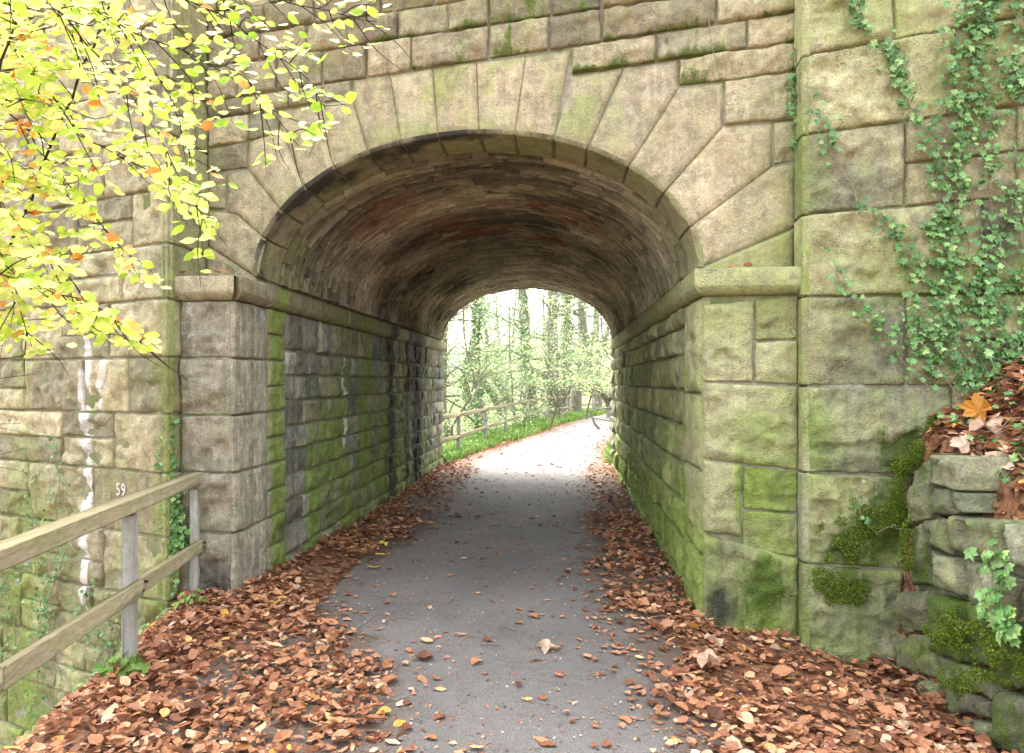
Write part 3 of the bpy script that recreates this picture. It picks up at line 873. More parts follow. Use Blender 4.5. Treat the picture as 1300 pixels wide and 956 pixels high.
# ---- wing wall at the left (with pilaster return)
LZ = [-2.9, -2.5, -2.08, -1.66, -1.25, -.83, -.40, .06, .52, .985, 1.41, 1.825, 2.245, 2.645, 3.04, 3.44, 3.84, 4.24, 4.64, 5.04, 5.44, 5.84, 6.4]
def st_wl(V, s, z):
    st = np.zeros((len(V), 4)); n = fbm(V * 1.9, 3, 80); n2 = fbm(V * 7, 3, 81)
    edge = np.exp(-((s - .0) / .10) ** 2) * (1 - sstep(2.3, 2.9, z))
    low = 1 - sstep(-.2, 1.3, z)
    st[:, 0] = np.clip(.10 + .35 * n + .75 * edge + .35 * low + .35 * np.exp(-((s - 1.75) / .25) ** 2) * (z < 1.9), 0, 1)
    st[:, 3] = np.clip(.8 * n2 + .2, 0, 1) * low * .5
    # lime run
    w = .035 + .04 * np.sin(z * 3.1) ** 2
    c = .92 + .05 * fbm(np.stack([z * 4, z * 0, z * 0], 1), 3, 87) + .02 * np.sin(z * 5.1) + .10 * (1.9 - z) * .12
    st[:, 2] = np.clip(1.25 * np.exp(-((s - c) / w) ** 2) * sstep(2.25, 1.95, z) * sstep(-.3, .1, z) + .75 * np.exp(-((s - .70 - .16 * (1.8 - z)) / .05) ** 2) * sstep(1.9, 1.8, z) * sstep(1.3, 1.5, z), 0, 1)
    st[:, 2] = np.maximum(st[:, 2], .5 * np.clip(fbm(np.stack([s * 5, z * .8, s * 0], 1), 3, 85) + .25, 0, 1) * sstep(2.5, 3.1, z))
    return st
mb = MB()
xr = random.Random(11)
for k in range(len(LZ) - 1):
    z0, z1 = LZ[k], LZ[k + 1]
    s = 0.; first = True
    res = .022 if -1 < z0 < 3.6 else .05
    while s < 6.5:
        if first: L = [.72, .46, .60, .42, .66, .5, .38][k % 7]
        else: L = xr.uniform(.45, .95)
        z0b, z1b = z0, z1
        rs = res if s < 2.4 else .08
        kw = dict(stain=st_wl, res=rs, soft=.03, amp=.034, freq=6, emoss=.35)
        flat = (.5 < z0 < .6 and first)
        if flat: L = .85
        mL = (.07 if first else 0, 0, 0, 0)
        if first or xr.random() < .42:
            block(mb, [(s, z0), (s + L, z0), (s + L, z1), (s, z1)], wingL, bulge=.006 if flat else .032, margin=mL, **({**kw, 'amp': .004} if flat else kw))
        else:
            m = z0 + (z1 - z0) * xr.uniform(.42, .55)
            block(mb, [(s, z0), (s + L, z0), (s + L, m), (s, m)], wingL, bulge=.03, **kw)
            L2 = xr.uniform(.35, .65) * L
            if xr.random() < .4:
                block(mb, [(s, m), (s + L2, m), (s + L2, z1), (s, z1)], wingL, bulge=.03, **kw)
                block(mb, [(s + L2, m), (s + L, m), (s + L, z1), (s + L2, z1)], wingL, bulge=.035, **kw)
            else: block(mb, [(s, m), (s + L, m), (s + L, z1), (s, z1)], wingL, bulge=.03, **kw)
        s += L; first = False
    # return face of the pilaster
    if z0 > -.9:
        block(mb, [(-.02, z0), (.5, z0), (.5, z1), (-.02, z1)], retL, bulge=.012, soft=.03, amp=.012, res=.03,
              stain=lambda V, s, z: np.stack([.45 + .25 * fbm(V * 3, 3, 3), 0 * s, 0 * s, 0 * s], 1), margin=(0, .05, 0, 0))
wl = mb.build('wing_wall', M['face'], bridge); wl['label'] = 'tan rock-faced wing wall left of the arch with a white lime run'

# ---- painted number on the wing wall
def painted(txt):
    cu = bpy.data.curves.new('number_curve', 'FONT'); cu.body = txt; cu.size = .135; cu.space_character = 1.15; cu.resolution_u = 3
    o = bpy.data.objects.new('tmp', cu); COL.objects.link(o)
    dg = bpy.context.evaluated_depsgraph_get(); me = bpy.data.meshes.new_from_object(o.evaluated_get(dg))
    bpy.data.objects.remove(o)
    s0, z0 = wingL.px(150, 628)
    T3 = -WT
    co = np.array([v.co[:] for v in me.vertices])
    F3 = [tuple(p.vertices) for p in me.polygons]
    V = wingL(s0 - co[:, 0] * .78, z0 + co[:, 1], np.full(len(co), .019))
    m2 = bpy.data.meshes.new('painted_number'); m2.from_pydata([tuple(v) for v in V], [], F3); m2.materials.append(M['paint'])
    ob = bpy.data.objects.new('painted_number', m2); COL.objects.link(ob); ob.parent = bridge
painted('59')

# ---- right wing wall / pilaster, lines measured at two columns
mb = MB()
RL = [(-330, -390), (-230, -275), (-130, -165), (-30, -60), (72, 48), (172, 154), (273, 262), (377, 375), (490, 490), (600, 603), (715, 724), (840, 858), (960, 985)]
def ry(k, x): a, b = RL[k]; return a + (b - a) * (x - 1018) / 132.
RX = [[1018, 1110, 1215, 1330, 1500], [1018, 1150, 1260, 1380, 1500], [1018, 1105, 1230, 1350, 1500], [1018, 1134, 1300, 1500], [1018, 1211, 1340, 1500], [1018, 1148, 1290, 1500], [1018, 1246, 1500],
      [1018, 1150, 1320, 1500], [1018, 1208, 1350, 1500], [1018, 1156, 1290, 1500], [1018, 1145, 1290, 1500], [1018, 1190, 1340, 1500]]
RTONE = {(4, 0): (.45, .75, .5), (5, 0): (.80, .30, .5), (6, 0): (.5, .6, .5), (7, 0): (.8, .25, .5), (8, 0): (.8, .35, .5), (9, 0): (.3, .5, .5), (10, 0): (.75, .4, .5)}
def st_wr(V, s, z):
    st = np.zeros((len(V), 4)); n = fbm(V * 1.7, 3, 90); n2 = fbm(V * 8, 3, 91); n3 = fbm(V * 3.3, 3, 92)
    st[:, 0] = np.clip(.30 + .75 * n + .12 * np.exp(-((s - 2.4) / .07) ** 2) + .2 * (1 - sstep(1.2, 2.8, z)), 0, 1)
    m = np.exp(-((s - 2.82) / .22) ** 2 - ((z - .72) / .20) ** 2) + .8 * np.exp(-((s - 2.6) / .18) ** 2 - ((z - .30) / .16) ** 2) + np.exp(-((s - 2.98) / .18) ** 2 - ((z - 1.15) / .22) ** 2) + .5 * np.exp(-((s - 2.6) / .12) ** 2 - ((z - .58) / .10) ** 2)
    st[:, 3] = np.clip(m * 1.1 + .15 * n2, 0, 1) * (m > .12)
    st[:, 1] = np.clip(n3 * 1.0 - .15, 0, .5)
    return st
for k in range(len(RL) - 1):
    xs = RX[k] + [1640 + 30 * (k % 3), 1800, 2000 + 40 * (k % 2), 2300]
    for j in range(len(xs) - 1):
        a, b = xs[j], xs[j + 1]
        q = [pilR.px(a, ry(k + 1, a)), pilR.px(b, ry(k + 1, b)), pilR.px(b, ry(k, b)), pilR.px(a, ry(k, a))]
        if j > 0 and k in (5, 7, 3):
            m0 = [(q[0][i] + q[3][i]) / 2 for i in (0, 1)]; m1 = [(q[1][i] + q[2][i]) / 2 for i in (0, 1)]
            for qq in ([q[0], q[1], m1, m0], [m0, m1, q[2], q[3]]):
                block(mb, qq, pilR, bulge=.035, soft=.03, amp=.022, stain=st_wr, res=.03)
        else:
            block(mb, q, pilR, bulge=.045 if j == 0 else .055, soft=.022, amp=.032, emoss=.3, stain=st_wr, res=.018 if a < 1310 and 3 <= k <= 10 else .05, tone=RTONE.get((k, j)),
                  margin=(.035 if j == 0 else 0, 0, 0, 0), freq=6)
    # narrow return towards the arch
    q = [(.02, pilR.px(1018, ry(k + 1, 1018))[1]), (.25, pilR.px(1018, ry(k + 1, 1018))[1]), (.25, pilR.px(1018, ry(k, 1018))[1]), (.02, pilR.px(1018, ry(k, 1018))[1])]
    rp = Plane(C0 + TF * (pilR.px(1018, 400)[0] + .004), NF, -TF)
    block(mb, q, rp, bulge=.004, soft=.02, amp=.006, res=.05, stain=lambda V, s, z: np.stack([.5 + .6 * fbm(V * 3, 3, 31), 0 * s, 0 * s, .1 + 0 * s], 1))
# short stones between pilaster and arch jamb
wr = mb.build('wing_wall', M['wing'], bridge); wr['label'] = 'greenish big-block wing wall right of the arch, partly under ivy'

# ---- piers
mb = MB()
PZ = [-.5, .06, .54, .98, 1.40, 1.82, 2.245]
def st_pl(V, s, z):
    st = np.zeros((len(V), 4)); n = fbm(V * 2.4, 3, 95)
    st[:, 0] = np.clip(.05 + .3 * n, 0, 1)
    st[:, 1] = np.clip(.8 * np.exp(-((s + 1.80) / .16) ** 2 - ((z - .18) / .22) ** 2) + .15 + .3 * n, 0, .8)
    st[:, 2] = np.clip(.45 * np.exp(-((s + 2.0) / .05) ** 2) * sstep(1.2, 2, z), 0, 1)
    return st
for z0, z1 in zip(PZ[:-1], PZ[1:]):
    block(mb, [(-2.09, z0), (-HW, z0), (-HW, z1), (-2.09, z1)], pierL, bulge=.035, soft=.02, amp=.034, margin=(0, .03, 0, 0), res=.018, stain=st_pl, tone=(.72, .35, .5), freq=7)
pl = mb.build('pier', M['pier_grey'], bridge); pl['label'] = 'grey rock-faced pier carrying the left end of the arch'
mb = MB()
def st_pr(V, s, z):
    st = np.zeros((len(V), 4)); n = fbm(V * 2.4, 3, 96); n2 = fbm(V * 8, 3, 97)
    st[:, 0] = np.clip(.42 + .6 * n + .45 * np.exp(-((z - .95) / .3) ** 2) * (s > 1.9) + .25 * (z < .6), 0, 1)
    st[:, 1] = np.clip(.9 * np.exp(-((s - 1.8) / .14) ** 2 - ((z - .10) / .22) ** 2) + .6 * np.exp(-((s - 1.85) / .12) ** 2 - ((z - .5) / .1) ** 2) + .12 * n, 0, .8)
    st[:, 3] = np.clip(1.1 * np.exp(-((s - 2.10) / .15) ** 2 - ((z - .25) / .22) ** 2) + .2 * n2, 0, 1) * (z < .75)
    return st
def pr(q, **k):
    p = [pierR.px(*q[3]), pierR.px(*q[2]), pierR.px(*q[1]), pierR.px(*q[0])]
    for i in (0, 3):
        if q[3 - i][0] == 893: p[i] = (HW, p[i][1])
    kk = dict(bulge=.045, soft=.05, amp=.024, stain=st_pr, res=.018); kk.update(k)
    block(mb, p, pierR, **kk)
pr([(893, 386), (957, 380), (957, 487), (893, 485)], tone=(.5, .65, .5))
pr([(957, 380), (1014, 374), (1014, 431), (957, 433)], tone=(.1, .3, .5), bulge=.02)
pr([(957, 433), (1014, 431), (1014, 489), (957, 487)], tone=(.5, .65, .5))
pr([(893, 485), (1014, 489), (1014, 598), (893, 583)], tone=(.45, .6, .5), bulge=.04)
pr([(893, 583), (942, 589), (942, 682), (893, 676)], tone=(.5, .6, .5))
pr([(942, 589), (1014, 598), (1014, 652), (942, 647)], tone=(.85, .2, .5), bulge=.02)
pr([(942, 647), (1014, 652), (1014, 708), (942, 700)], tone=(.7, .35, .5), bulge=.025)
pr([(893, 676), (942, 682), (942, 700), (1014, 708)][:1] + [(1014, 708), (1014, 900), (893, 900)], tone=(.75, .3, .5), bulge=.05)
p2 = mb.build('pier', M['wing'], bridge); p2['label'] = 'green stained pier carrying the right end of the arch'

# ---- tunnel side walls
mb = MB()
def st_tl(V, s, z):
    st = np.zeros((len(V), 4)); n = fbm(V * 1.7, 3, 100); n2 = fbm(np.stack([s * 3.5, z * .5, s * 0], 1), 3, 101); 
    col = lambda c, w: np.exp(-((s - c) / w) ** 2)
    st[:, 0] = np.clip(1.5 * col(.37, .17) + (.95 * sstep(2.0, .4, z) + .38) * sstep(.9, 1.2, s) * (1 - .75 * sstep(4.2, 5.8, s)) + .7 * n2 + .12 + .45 * (1 - sstep(0, .5, z)) * (s > .5), 0, 1) * sstep(.0, .3, s)
    st[:, 0] *= (1 - .75 * col(.75, .16)) * np.clip(.92 + 1.5 * fbm(np.stack([s * 6, z * .9, s * 0], 1), 3, 103) + .5 * (s < .9), .1, 1)
    st[:, 1] = np.clip(.95 * col(4.3, .28) + .8 * col(6.0, .55) + .7 * col(5.3, .15) + .6 * np.exp(-((s - .45) / .28) ** 2 - ((z - .38) / .16) ** 2) + .4 * n2 + .12 * n + .25 * col(.75, .2), 0, 1)
    cc = 2.15 + .08 * fbm(np.stack([z * 3, z * 0, z * 0], 1), 3, 88)
    st[:, 2] = np.clip(.55 * np.exp(-((s - cc) / .045) ** 2) * (z < 1.9) * (z > .9) + .35 * col(.13, .03) + .35 * col(6.8, .08), 0, 1)
    return st
xr = random.Random(21)
TZ = [-.5, -.06, .16, .40, .62, .83, 1.05, 1.26, 1.48, 1.70, 1.92, 2.245]
# big quoins first, then the coursed work
for z0, z1 in zip(PZ[:-1], PZ[1:]):
    block(mb, [(-.36, z0), (.20, z0), (.20, z1), (-.36, z1)], tunL, bulge=.022, soft=.028, amp=.015, margin=(.03, 0, 0, 0), res=.022, stain=st_tl, tone=(.4, .75, .5))
    block(mb, [(.20, z0), (.56, z0), (.56, (z0 + z1) / 2), (.20, (z0 + z1) / 2)], tunL, bulge=.05, soft=.05, amp=.02, res=.025, stain=st_tl, tone=(.4, .6, .5))
    block(mb, [(.20, (z0 + z1) / 2), (.56, (z0 + z1) / 2), (.56, z1), (.20, z1)], tunL, bulge=.05, soft=.05, amp=.02, res=.025, stain=st_tl, tone=(.4, .6, .5))
def coursed(pl, s0, s1, Z, stain, bul, seed):
    xr = random.Random(seed)
    for z0, z1 in zip(Z[:-1], Z[1:]):
        s = s0
        while s < s1 - .05:
            L = xr.uniform(.20, .46)
            if s1 - s - L < .25: L = s1 - s
            far = s > 5
            block(mb, [(s, z0), (s + L, z0), (s + L, z1), (s, z1)], pl, bulge=xr.uniform(.5, 1.5) * bul, soft=.03, amp=.026, res=.03 if not far else .045, fine=not far, stain=stain, gap=.009, wob=.008)
            s += L
coursed(tunL, .56, LEN - .62, TZ, st_tl, .045, 31)
for k, (z0, z1) in enumerate(zip(TZ[:-1], TZ[1:])):
    s = LEN - .62 + (.12 if k % 2 else 0)
    block(mb, [(LEN - .62, z0), (s + .02, z0), (s + .02, z1), (LEN - .62, z1)], tunL, bulge=.03, stain=st_tl) if k % 2 else None
    block(mb, [(s, z0), (LEN, z0), (LEN, z1), (s, z1)], tunL, bulge=.07, soft=.06, amp=.025, stain=st_tl, res=.04)
t1 = mb.build('tunnel_wall', M['tunnel'], bridge); t1['label'] = 'left side wall of the passage, streaked bright green and black'
mb = MB()
def st_tr(V, s, z):
    st = np.zeros((len(V), 4)); n = fbm(V * 1.7, 3, 104); n2 = fbm(np.stack([s * 3.5, z * .5, s * 0], 1), 3, 105)
    col = lambda c, w: np.exp(-((s - c) / w) ** 2)
    st[:, 0] = np.clip(.46 + .7 * sstep(1.2, .1, z) + .5 * n, 0, 1) * (1 - .6 * sstep(5.5, 8, s) * sstep(.6, 1.2, z))
    st[:, 1] = np.clip(.75 * col(.56, .05) * sstep(.7, 1.2, z) + .45 * sstep(6.3, 8, s) * sstep(.5, 1., z) + .3 * n2 - .1 + .45 * col(.2, .3) * np.exp(-((z - .1) / .25) ** 2), 0, 1)
    return st
RZ = [-.5, .44, 1.02, 1.56, 2.245]
M_tr = M['wing']
for k, (z0, z1) in enumerate(zip(RZ[:-1], RZ[1:])):
    e = .36 + .12 * (k % 2)
    block(mb, [(-.14, z0), (e, z0), (e, z1), (-.14, z1)], tunR, bulge=.07, soft=.09, amp=.026, res=.022, stain=st_tr, tone=(.45, .6, .5), margin=(.02, 0, 0, 0))
    if k % 2 == 0: block(mb, [(e, z0), (.56, z0), (.56, z1), (e, z1)], tunR, bulge=.04, soft=.05, amp=.02, stain=st_tr, tone=(.45, .55, .5))
    else: block(mb, [(e, z0), (.56, z0), (.56, z1), (e, z1)], tunR, bulge=.02, soft=.03, amp=.01, stain=st_tr, tone=(.45, .55, .5))
TZR = [-.5, .10, .40, .70, 1.0, 1.30, 1.58, 1.86, 2.08, 2.245]
coursed(tunR, .57, LEN - .7, TZR, st_tr, .055, 33)
for k, (z0, z1) in enumerate(zip(TZR[:-1], TZR[1:])):
    block(mb, [(LEN - .7, z0), (LEN, z0), (LEN, z1), (LEN - .7, z1)], tunR, bulge=.12, soft=.07, amp=.04, stain=lambda V, s, z: np.stack([.5 * (z < .5), .4 + 0 * s, 0 * s, 0 * s], 1), res=.04, tone=(.75, .5, .5))
t2 = mb.build('tunnel_wall', M_tr, bridge); t2['label'] = 'right side wall of the passage with bulging green blocks'
# jamb end faces at the far mouth
mb = MB()
farp = Plane(C0 + TA * LEN, -TF, TA)
for z0, z1 in zip(TZR[:-1], TZR[1:]):
    for a, b in ((-HW - 1.2, -HW - .6), (-HW - .6, -HW)):
        block(mb, [(-b, z0), (-a, z0), (-a, z1), (-b, z1)], farp, bulge=.04, res=.1, fine=False)
mb.build('far_pier', M['tunnel'], bridge)
mb = MB()
for z0, z1 in zip(TZR[:-1], TZR[1:]):
    for a, b in ((HW, HW + .6), (HW + .6, HW + 1.2)):
        block(mb, [(-b, z0), (-a, z0), (-a, z1), (-b, z1)], farp, bulge=.04, res=.1, fine=False)
mb.build('far_pier', M['tunnel'], bridge)

# ---- imposts
def impost(pln, s0, s1, z0, z1, out, stain, mb, seg=.9, tone=None, chL=0, chR=0, ins=.05):
    """long moulded stones: flat band, chamfered underside; swept section"""
    n = max(1, int(round((s1 - s0) / seg)))
    E = np.linspace(s0, s1, n + 1)
    for a, b in zip(E[:-1], E[1:]):
        _bid[0] += 1; r = np.random.default_rng(_bid[0])
        prof = [(-.05, z0 - .0), (out * .25, z0), (out * .55, z0 + .012), (out, z0 + .05), (out, z0 + .06), (out, z1 - .012), (out - .012, z1), (-ins, z1 + .004)]
        k = max(3, int((b - a) / .05)); ss = np.linspace(a + .003, b - .003, k)
        S_, P_ = np.meshgrid(ss, np.arange(len(prof)))
        hh = np.array([p[0] for p in prof])[P_.ravel()]; zz = np.array([p[1] for p in prof])[P_.ravel()]
        s = S_.ravel()
        nz = .004 * fbm(np.stack([s * 8, zz * 20, hh * 20 + _bid[0]], 1), 3, 7)
        chip = .012 * np.clip(fbm(np.stack([s * 5, zz * 3, s * 0 + _bid[0]], 1), 3, 8) - .1, 0, 1)
        # mitre towards neighbours
        hx = hh + nz - chip * (hh > out * .8)
        s_ = s + np.where(s < s0 + .02, chL * hh, 0) + np.where(s > s1 - .02, chR * hh, 0)
        V = pln(s_, zz + nz, hx)
        c = np.ones((len(V), 4)); c[:, :3] = r.random(3) * .4 + .3
        if tone: c[:, :3] = np.array(tone) + (r.random(3) - .5) * .15
        st = stain(V, s, zz)
        mb.add(V, grid_faces(k, len(prof)), c, st)
        for col_ in (0, k - 1):
            idx = [i * k + col_ for i in range(len(prof))]
            Vc = V[idx]; mb.add(Vc, np.array([[0, 1, 2, 3], [0, 3, 4, 5], [0, 5, 6, 7]]), c[:len(Vc)], st[:len(Vc)])
IZ0, IZ1 = 2.245, 2.415
mb = MB()
si1 = lambda V, s, z: np.stack([.15 + .4 * fbm(V * 2.5, 3, 8), .15 + .3 * fbm(V * 5, 3, 9), 0 * s, 0 * s], 1)
def si2(V, s, z):
    st = st_tl(V, s, z * 0 + 1.5); st[:, 0] = np.clip(st[:, 0] * .8, 0, 1); return st
impost(pierL, -2.13, -HW + .0, IZ0, IZ1, .075, si1, mb, seg=1, tone=(.6, .5, .5), chR=.8, ins=.40)
impost(tunL, -.36, LEN, IZ0, IZ1, .075, si2, mb, seg=.42, tone=(.3, .25, .5), chL=-.8, ins=.05)
i1 = mb.build('impost', M['face'], bridge); i1['label'] = 'projecting string course above the left pier and wall'
mb = MB()
si3 = lambda V, s, z: np.stack([.45 + .35 * fbm(V * 2.5, 3, 18), 0 * s, 0 * s, 0 * s], 1)
impost(pierR, HW, 2.36, IZ0 + .0, IZ1 + .01, .08, si3, mb, seg=1, tone=(.5, .6, .5), chL=-.8, ins=.2)
impost(tunR, -.14, LEN, IZ0, IZ1 + .01, .075, si3, mb, seg=.5, tone=(.45, .4, .5), chL=-.8, ins=.05)
i2 = mb.build('impost', M['wing'], bridge); i2['label'] = 'projecting string course above the right pier and wall'

# ---- barrel vault: thin rough stones laid round the arch
mb = MB()
def vmap(a, b, c):
    return soffit_map(np.asarray(a) * 1.4, b, c)
xr = random.Random(5)
v = DEP + .004
skew = .10
while v < LEN - .02:
    w = xr.uniform(.016, .042)
    if v < 1.3: w = xr.uniform(.025, .06)
    w = min(w, LEN - v)
    th = -.02 + xr.uniform(-.1, 0)
    lim = pi
    while th < lim:
        Lm = xr.uniform(.10, .38); dth = Lm / 1.38
        t0, t1 = max(th, 0), min(th + dth, lim)
        if t1 - t0 > .02:
            _bid[0] += 1
            m = max(2, int((t1 - t0) / .07) + 1)
            tt = np.linspace(t0 + .003, t1 - .003, m)
            h0 = xr.uniform(.0, .045) if xr.random() < .8 else xr.uniform(-.01, .05)
            tw = xr.uniform(-.012, .012)
            rows = [(0, -.04), (.003, h0), (w * .5, h0 + .008), (w - .003, h0 + tw * .5), (w, -.04)]
            V = []
            for (dv, hh) in rows:
                e = np.full(m, hh); 
                if hh > -.03: e = e + np.linspace(-tw, tw, m) + .006 * fbm(np.stack([tt * 9, np.full(m, v * 20 + dv * 30), tt * 0 + _bid[0]], 1), 2, 3)
                V.append(vmap(tt, v + dv + .012 * np.sin(tt * 3 + v) , e))
            V = np.concatenate(V)
            mid = (t0 + t1) / 2
            r = float(np.clip(.5 * xr.random() + .28 + .75 * fbm(np.array([[mid * 2.2, v * 1.1, 0]]), 3, 140)[0], 0, 1))
            redm = 0
            pu = HW * cos(mid)
            for (cu_, cv_, ru, rv) in ((-1.0, 1.4, .38, .5), (-.55, 2.5, .35, .35), (.25, 1.9, .45, .16), (.9, 2.2, .3, .4), (-.2, 3.1, .45, .25), (.5, 3.6, .3, .3)):
                dd = ((pu - cu_) / ru) ** 2 + ((v - cv_) / rv) ** 2
                if dd < 1 and xr.random() < .8: redm = xr.uniform(.3, 1)
            g = max(0, 1 - min(mid, pi - mid) / .9) * .8 * max(0, 1 - v / 5) + (.35 if v < .9 else 0)
            dk = .0 if mid < pi / 2 else 0
            c = np.array([r, xr.random(), 0, 1.]); st = np.tile([g, 0, redm, 0], (len(V), 1))
            mb.add(V, grid_faces(m, 5), c, st)
        th += dth
    v += w
# rough ring at the far mouth
vt = mb.build('barrel_vault', M['vault'], bridge, smooth=False); vt['label'] = 'dark rubble vault with patches of bare red brick'

# bridge parapet coping, above the picture
mb = MB()
for k in range(12):
    a = -5 + k * 1.2
    c = C0 + TF * (a + .6) + TA * .2
    boxm(mb, (c[0], c[1], TOPZ + .12), [(TF[0], TF[1], 0), (-NF[0], -NF[1], 0), (0, 0, 1)], (.597, .42, .12), (.5, .5, .5, 1))
mb.build('coping', M['face'], bridge)
mb = MB()
for sgn in (-1, 1):
    pass

# ------------------------------------------------------------------ rubble retaining wall at the right
dry = empty('rubble_wall', (2.55, 3.8, 0)); tag(dry, 'low mossy rubble stone wall holding back the leafy bank at the right', 'wall')
DO = V2(2.50, 4.62); DT = unit(V2(-.05, -1.)); DN = V2(-1, .05) / np.linalg.norm([1, .05])
dplane = Plane(DO, DT, DN)
ST = [[(1180, 574), (1216, 582), (1222, 652), (1174, 655)], [(1202, 652), (1345, 672), (1345, 738), (1206, 700)], [(1176, 660), (1200, 656), (1222, 758), (1180, 745)],
      [(1224, 708), (1290, 738), (1285, 795), (1226, 765)], [(1150, 672), (1175, 662), (1178, 745), (1152, 745)], [(1142, 748), (1177, 748), (1176, 803), (1140, 803)],
      [(1180, 752), (1256, 775), (1260, 852), (1182, 830)], [(1138, 806), (1178, 806), (1190, 860), (1140, 860)], [(1260, 797), (1340, 805), (1345, 880), (1263, 872)],
      [(1192, 835), (1260, 855), (1258, 912), (1194, 905)], [(1136, 862), (1190, 862), (1193, 925), (1136, 925)], [(1290, 742), (1345, 745), (1345, 804), (1288, 795)],
      [(1262, 875), (1345, 884), (1350, 960), (1260, 955)], [(1195, 908), (1258, 915), (1258, 975), (1195, 965)], [(1158, 596), (1179, 574), (1174, 658), (1150, 670)]]
def st_dry(moss):
    def f(V, s, z):
        n = fbm(V * 3, 3, 110)
        st = np.zeros((len(V), 4)); st[:, 0] = np.clip(.30 + .4 * n, 0, 1); st[:, 3] = np.clip(moss + .6 * n, 0, 1); return st
    return f
MOSSY = {4: .8, 6: .75, 8: .9, 9: .5, 12: .8, 7: .3, 14: .4}
dry_surf = []
ST2 = []
for k, q in enumerate(ST):
    q = [np.array(p, float) for p in q]
    if k in (1, 6, 8, 12, 3):
        f0, f1 = random.uniform(.4, .6), random.uniform(.4, .6); a = q[0] + (q[1] - q[0]) * f0; b = q[3] + (q[2] - q[3]) * f1
        ST2 += [(k, [q[0], a, b, q[3]]), (k, [a, q[1], q[2], b])]
    elif k in (2, 0, 9):
        f0 = random.uniform(.4, .6); a = q[0] + (q[3] - q[0]) * f0; b = q[1] + (q[2] - q[1]) * (f0 + .08)
        ST2 += [(k, [q[0], q[1], b, a]), (k, [a, b, q[2], q[3]])]
    else: ST2.append((k, q))
for k, q in ST2:
    mb = MB()
    p = [dplane.px(*q[3]), dplane.px(*q[2]), dplane.px(*q[1]), dplane.px(*q[0])]
    block(mb, p, dplane, bulge=.075, soft=.035, amp=.045, gap=.003, back=.32, stain=st_dry(MOSSY.get(k, -.1)), res=.025, wob=.02, freq=5, base=-.04 + .03 * random.random())
    mb.build('stone', M['rubble'], dry)
# further stones along the wall, outside the picture
xr = random.Random(3)
for row in range(4):
    s = 1.75 + row * .07
    while s < 3.4:
        L = xr.uniform(.25, .5); mb = MB()
        block(mb, [(s, row * .25 - .05), (s + L, row * .25 - .05), (s + L, row * .25 + .2), (s, row * .25 + .2)], dplane, bulge=.09, soft=.05, amp=.03, back=.3, stain=st_dry(.4), res=.05)
        mb.build('stone', M['rubble'], dry); s += L
mb = MB()   # packed earth behind the stones
boxm(mb, (2.50 + .20, 3.2, .40), [(1, 0, 0), (0, 1, 0), (0, 0, 1)], (.14, 1.3, .44), (.5, .5, .5, 1))
mb.build('fill', M['mortar'], dry)

# ------------------------------------------------------------------ fences
fen = empty('timber_fence', (-2.2, 4., 0)); tag(fen, 'weathered two-rail timber fence in the left foreground, ending at the pier', 'fence')
def fence_pt(y): return np.array([-2.155 - .139 * (y - 4.0), y])
def post(mb, x, y, z0, z1, hw=.036, hd=.036, ang=0.):
    boxm(mb, (x, y, (z0 + z1) / 2), [(cos(ang), sin(ang), 0), (-sin(ang), cos(ang), 0), (0, 0, 1)], (hw, hd, (z1 - z0) / 2), (.5, .5, 1., 1))
for y, zt in ((5.19, .86), (4.0, .90), (2.55, .95), (1.0, .97), (-.6, 1.0)):
    mb = MB(); p = fence_pt(y); gz = -.35
    post(mb, p[0], p[1], gz, zt, .031, .040, R(7)); mb.build('post', M['timber'], fen)
for y in (4.0, 2.55, 5.19):
    for z_ in (.50, .46):
        p = fence_pt(y); mb = MB()
        tube(mb, [(p[0] + .07, y + (.02 if z_ == .5 else -.02), z_ + .015), (p[0] + .09, y + (.02 if z_ == .5 else -.02), z_ + .015)], [.008, .006], 8, (.5, .5, 1, 1))
        mb.f.append(np.array([[8, 9, 10, 11], [8, 11, 12, 15]]) + (mb.n - 16)) if False else None
        mb.build('bolt', M['twig'], fen)
def beam(mb, A, B, hw, hh, col=(.5, .5, 0, 1)):
    A, B = np.array(A, float), np.array(B, float); d = unit(B - A); side = unit(np.cross(d, (0, 0, 1))); up = np.cross(side, d)
    boxm(mb, (A + B) / 2, [side, d, up], (hw, np.linalg.norm(B - A) / 2, hh), col)
def rail(name, y0, y1, za, zb, dx, hw, hh):
    mb = MB(); a, b = fence_pt(y0), fence_pt(y1)
    A = np.array([a[0] + dx, a[1], za]); B = np.array([b[0] + dx, b[1], zb])
    c = (A + B) / 2
    beam(mb, A - c, B - c, hw, hh)
    V = np.concatenate(mb.v)
    ang = math.atan2(-(B - A)[0], (B - A)[1])
    o = mb.build('rail', M['timber'], None, origin=(0, 0, 0)); o.parent = fen
    o.location = c - np.array(fen.location)
    return o
rail('top', -.6, 2.62, 1.02, .975, .0, .05, .042); rail('top', 2.624, 5.55, .975, .935, .0, .05, .042)
rail('low', -.6, 2.62, .60, .545, .06, .022, .045)
rail('low', 2.63, 3.99, .545, .487, .06, .022, .045); rail('low', 4.0, 5.20, .487, .445, .04, .022, .045)
mb = MB(); a = fence_pt(5.24); beam(mb, (a[0] + .0, a[1] + .02, .45), (a[0] + .14, a[1] + .15, .425), .022, .045)
e = mb.build('rail_end', M['freshwood'], fen); 

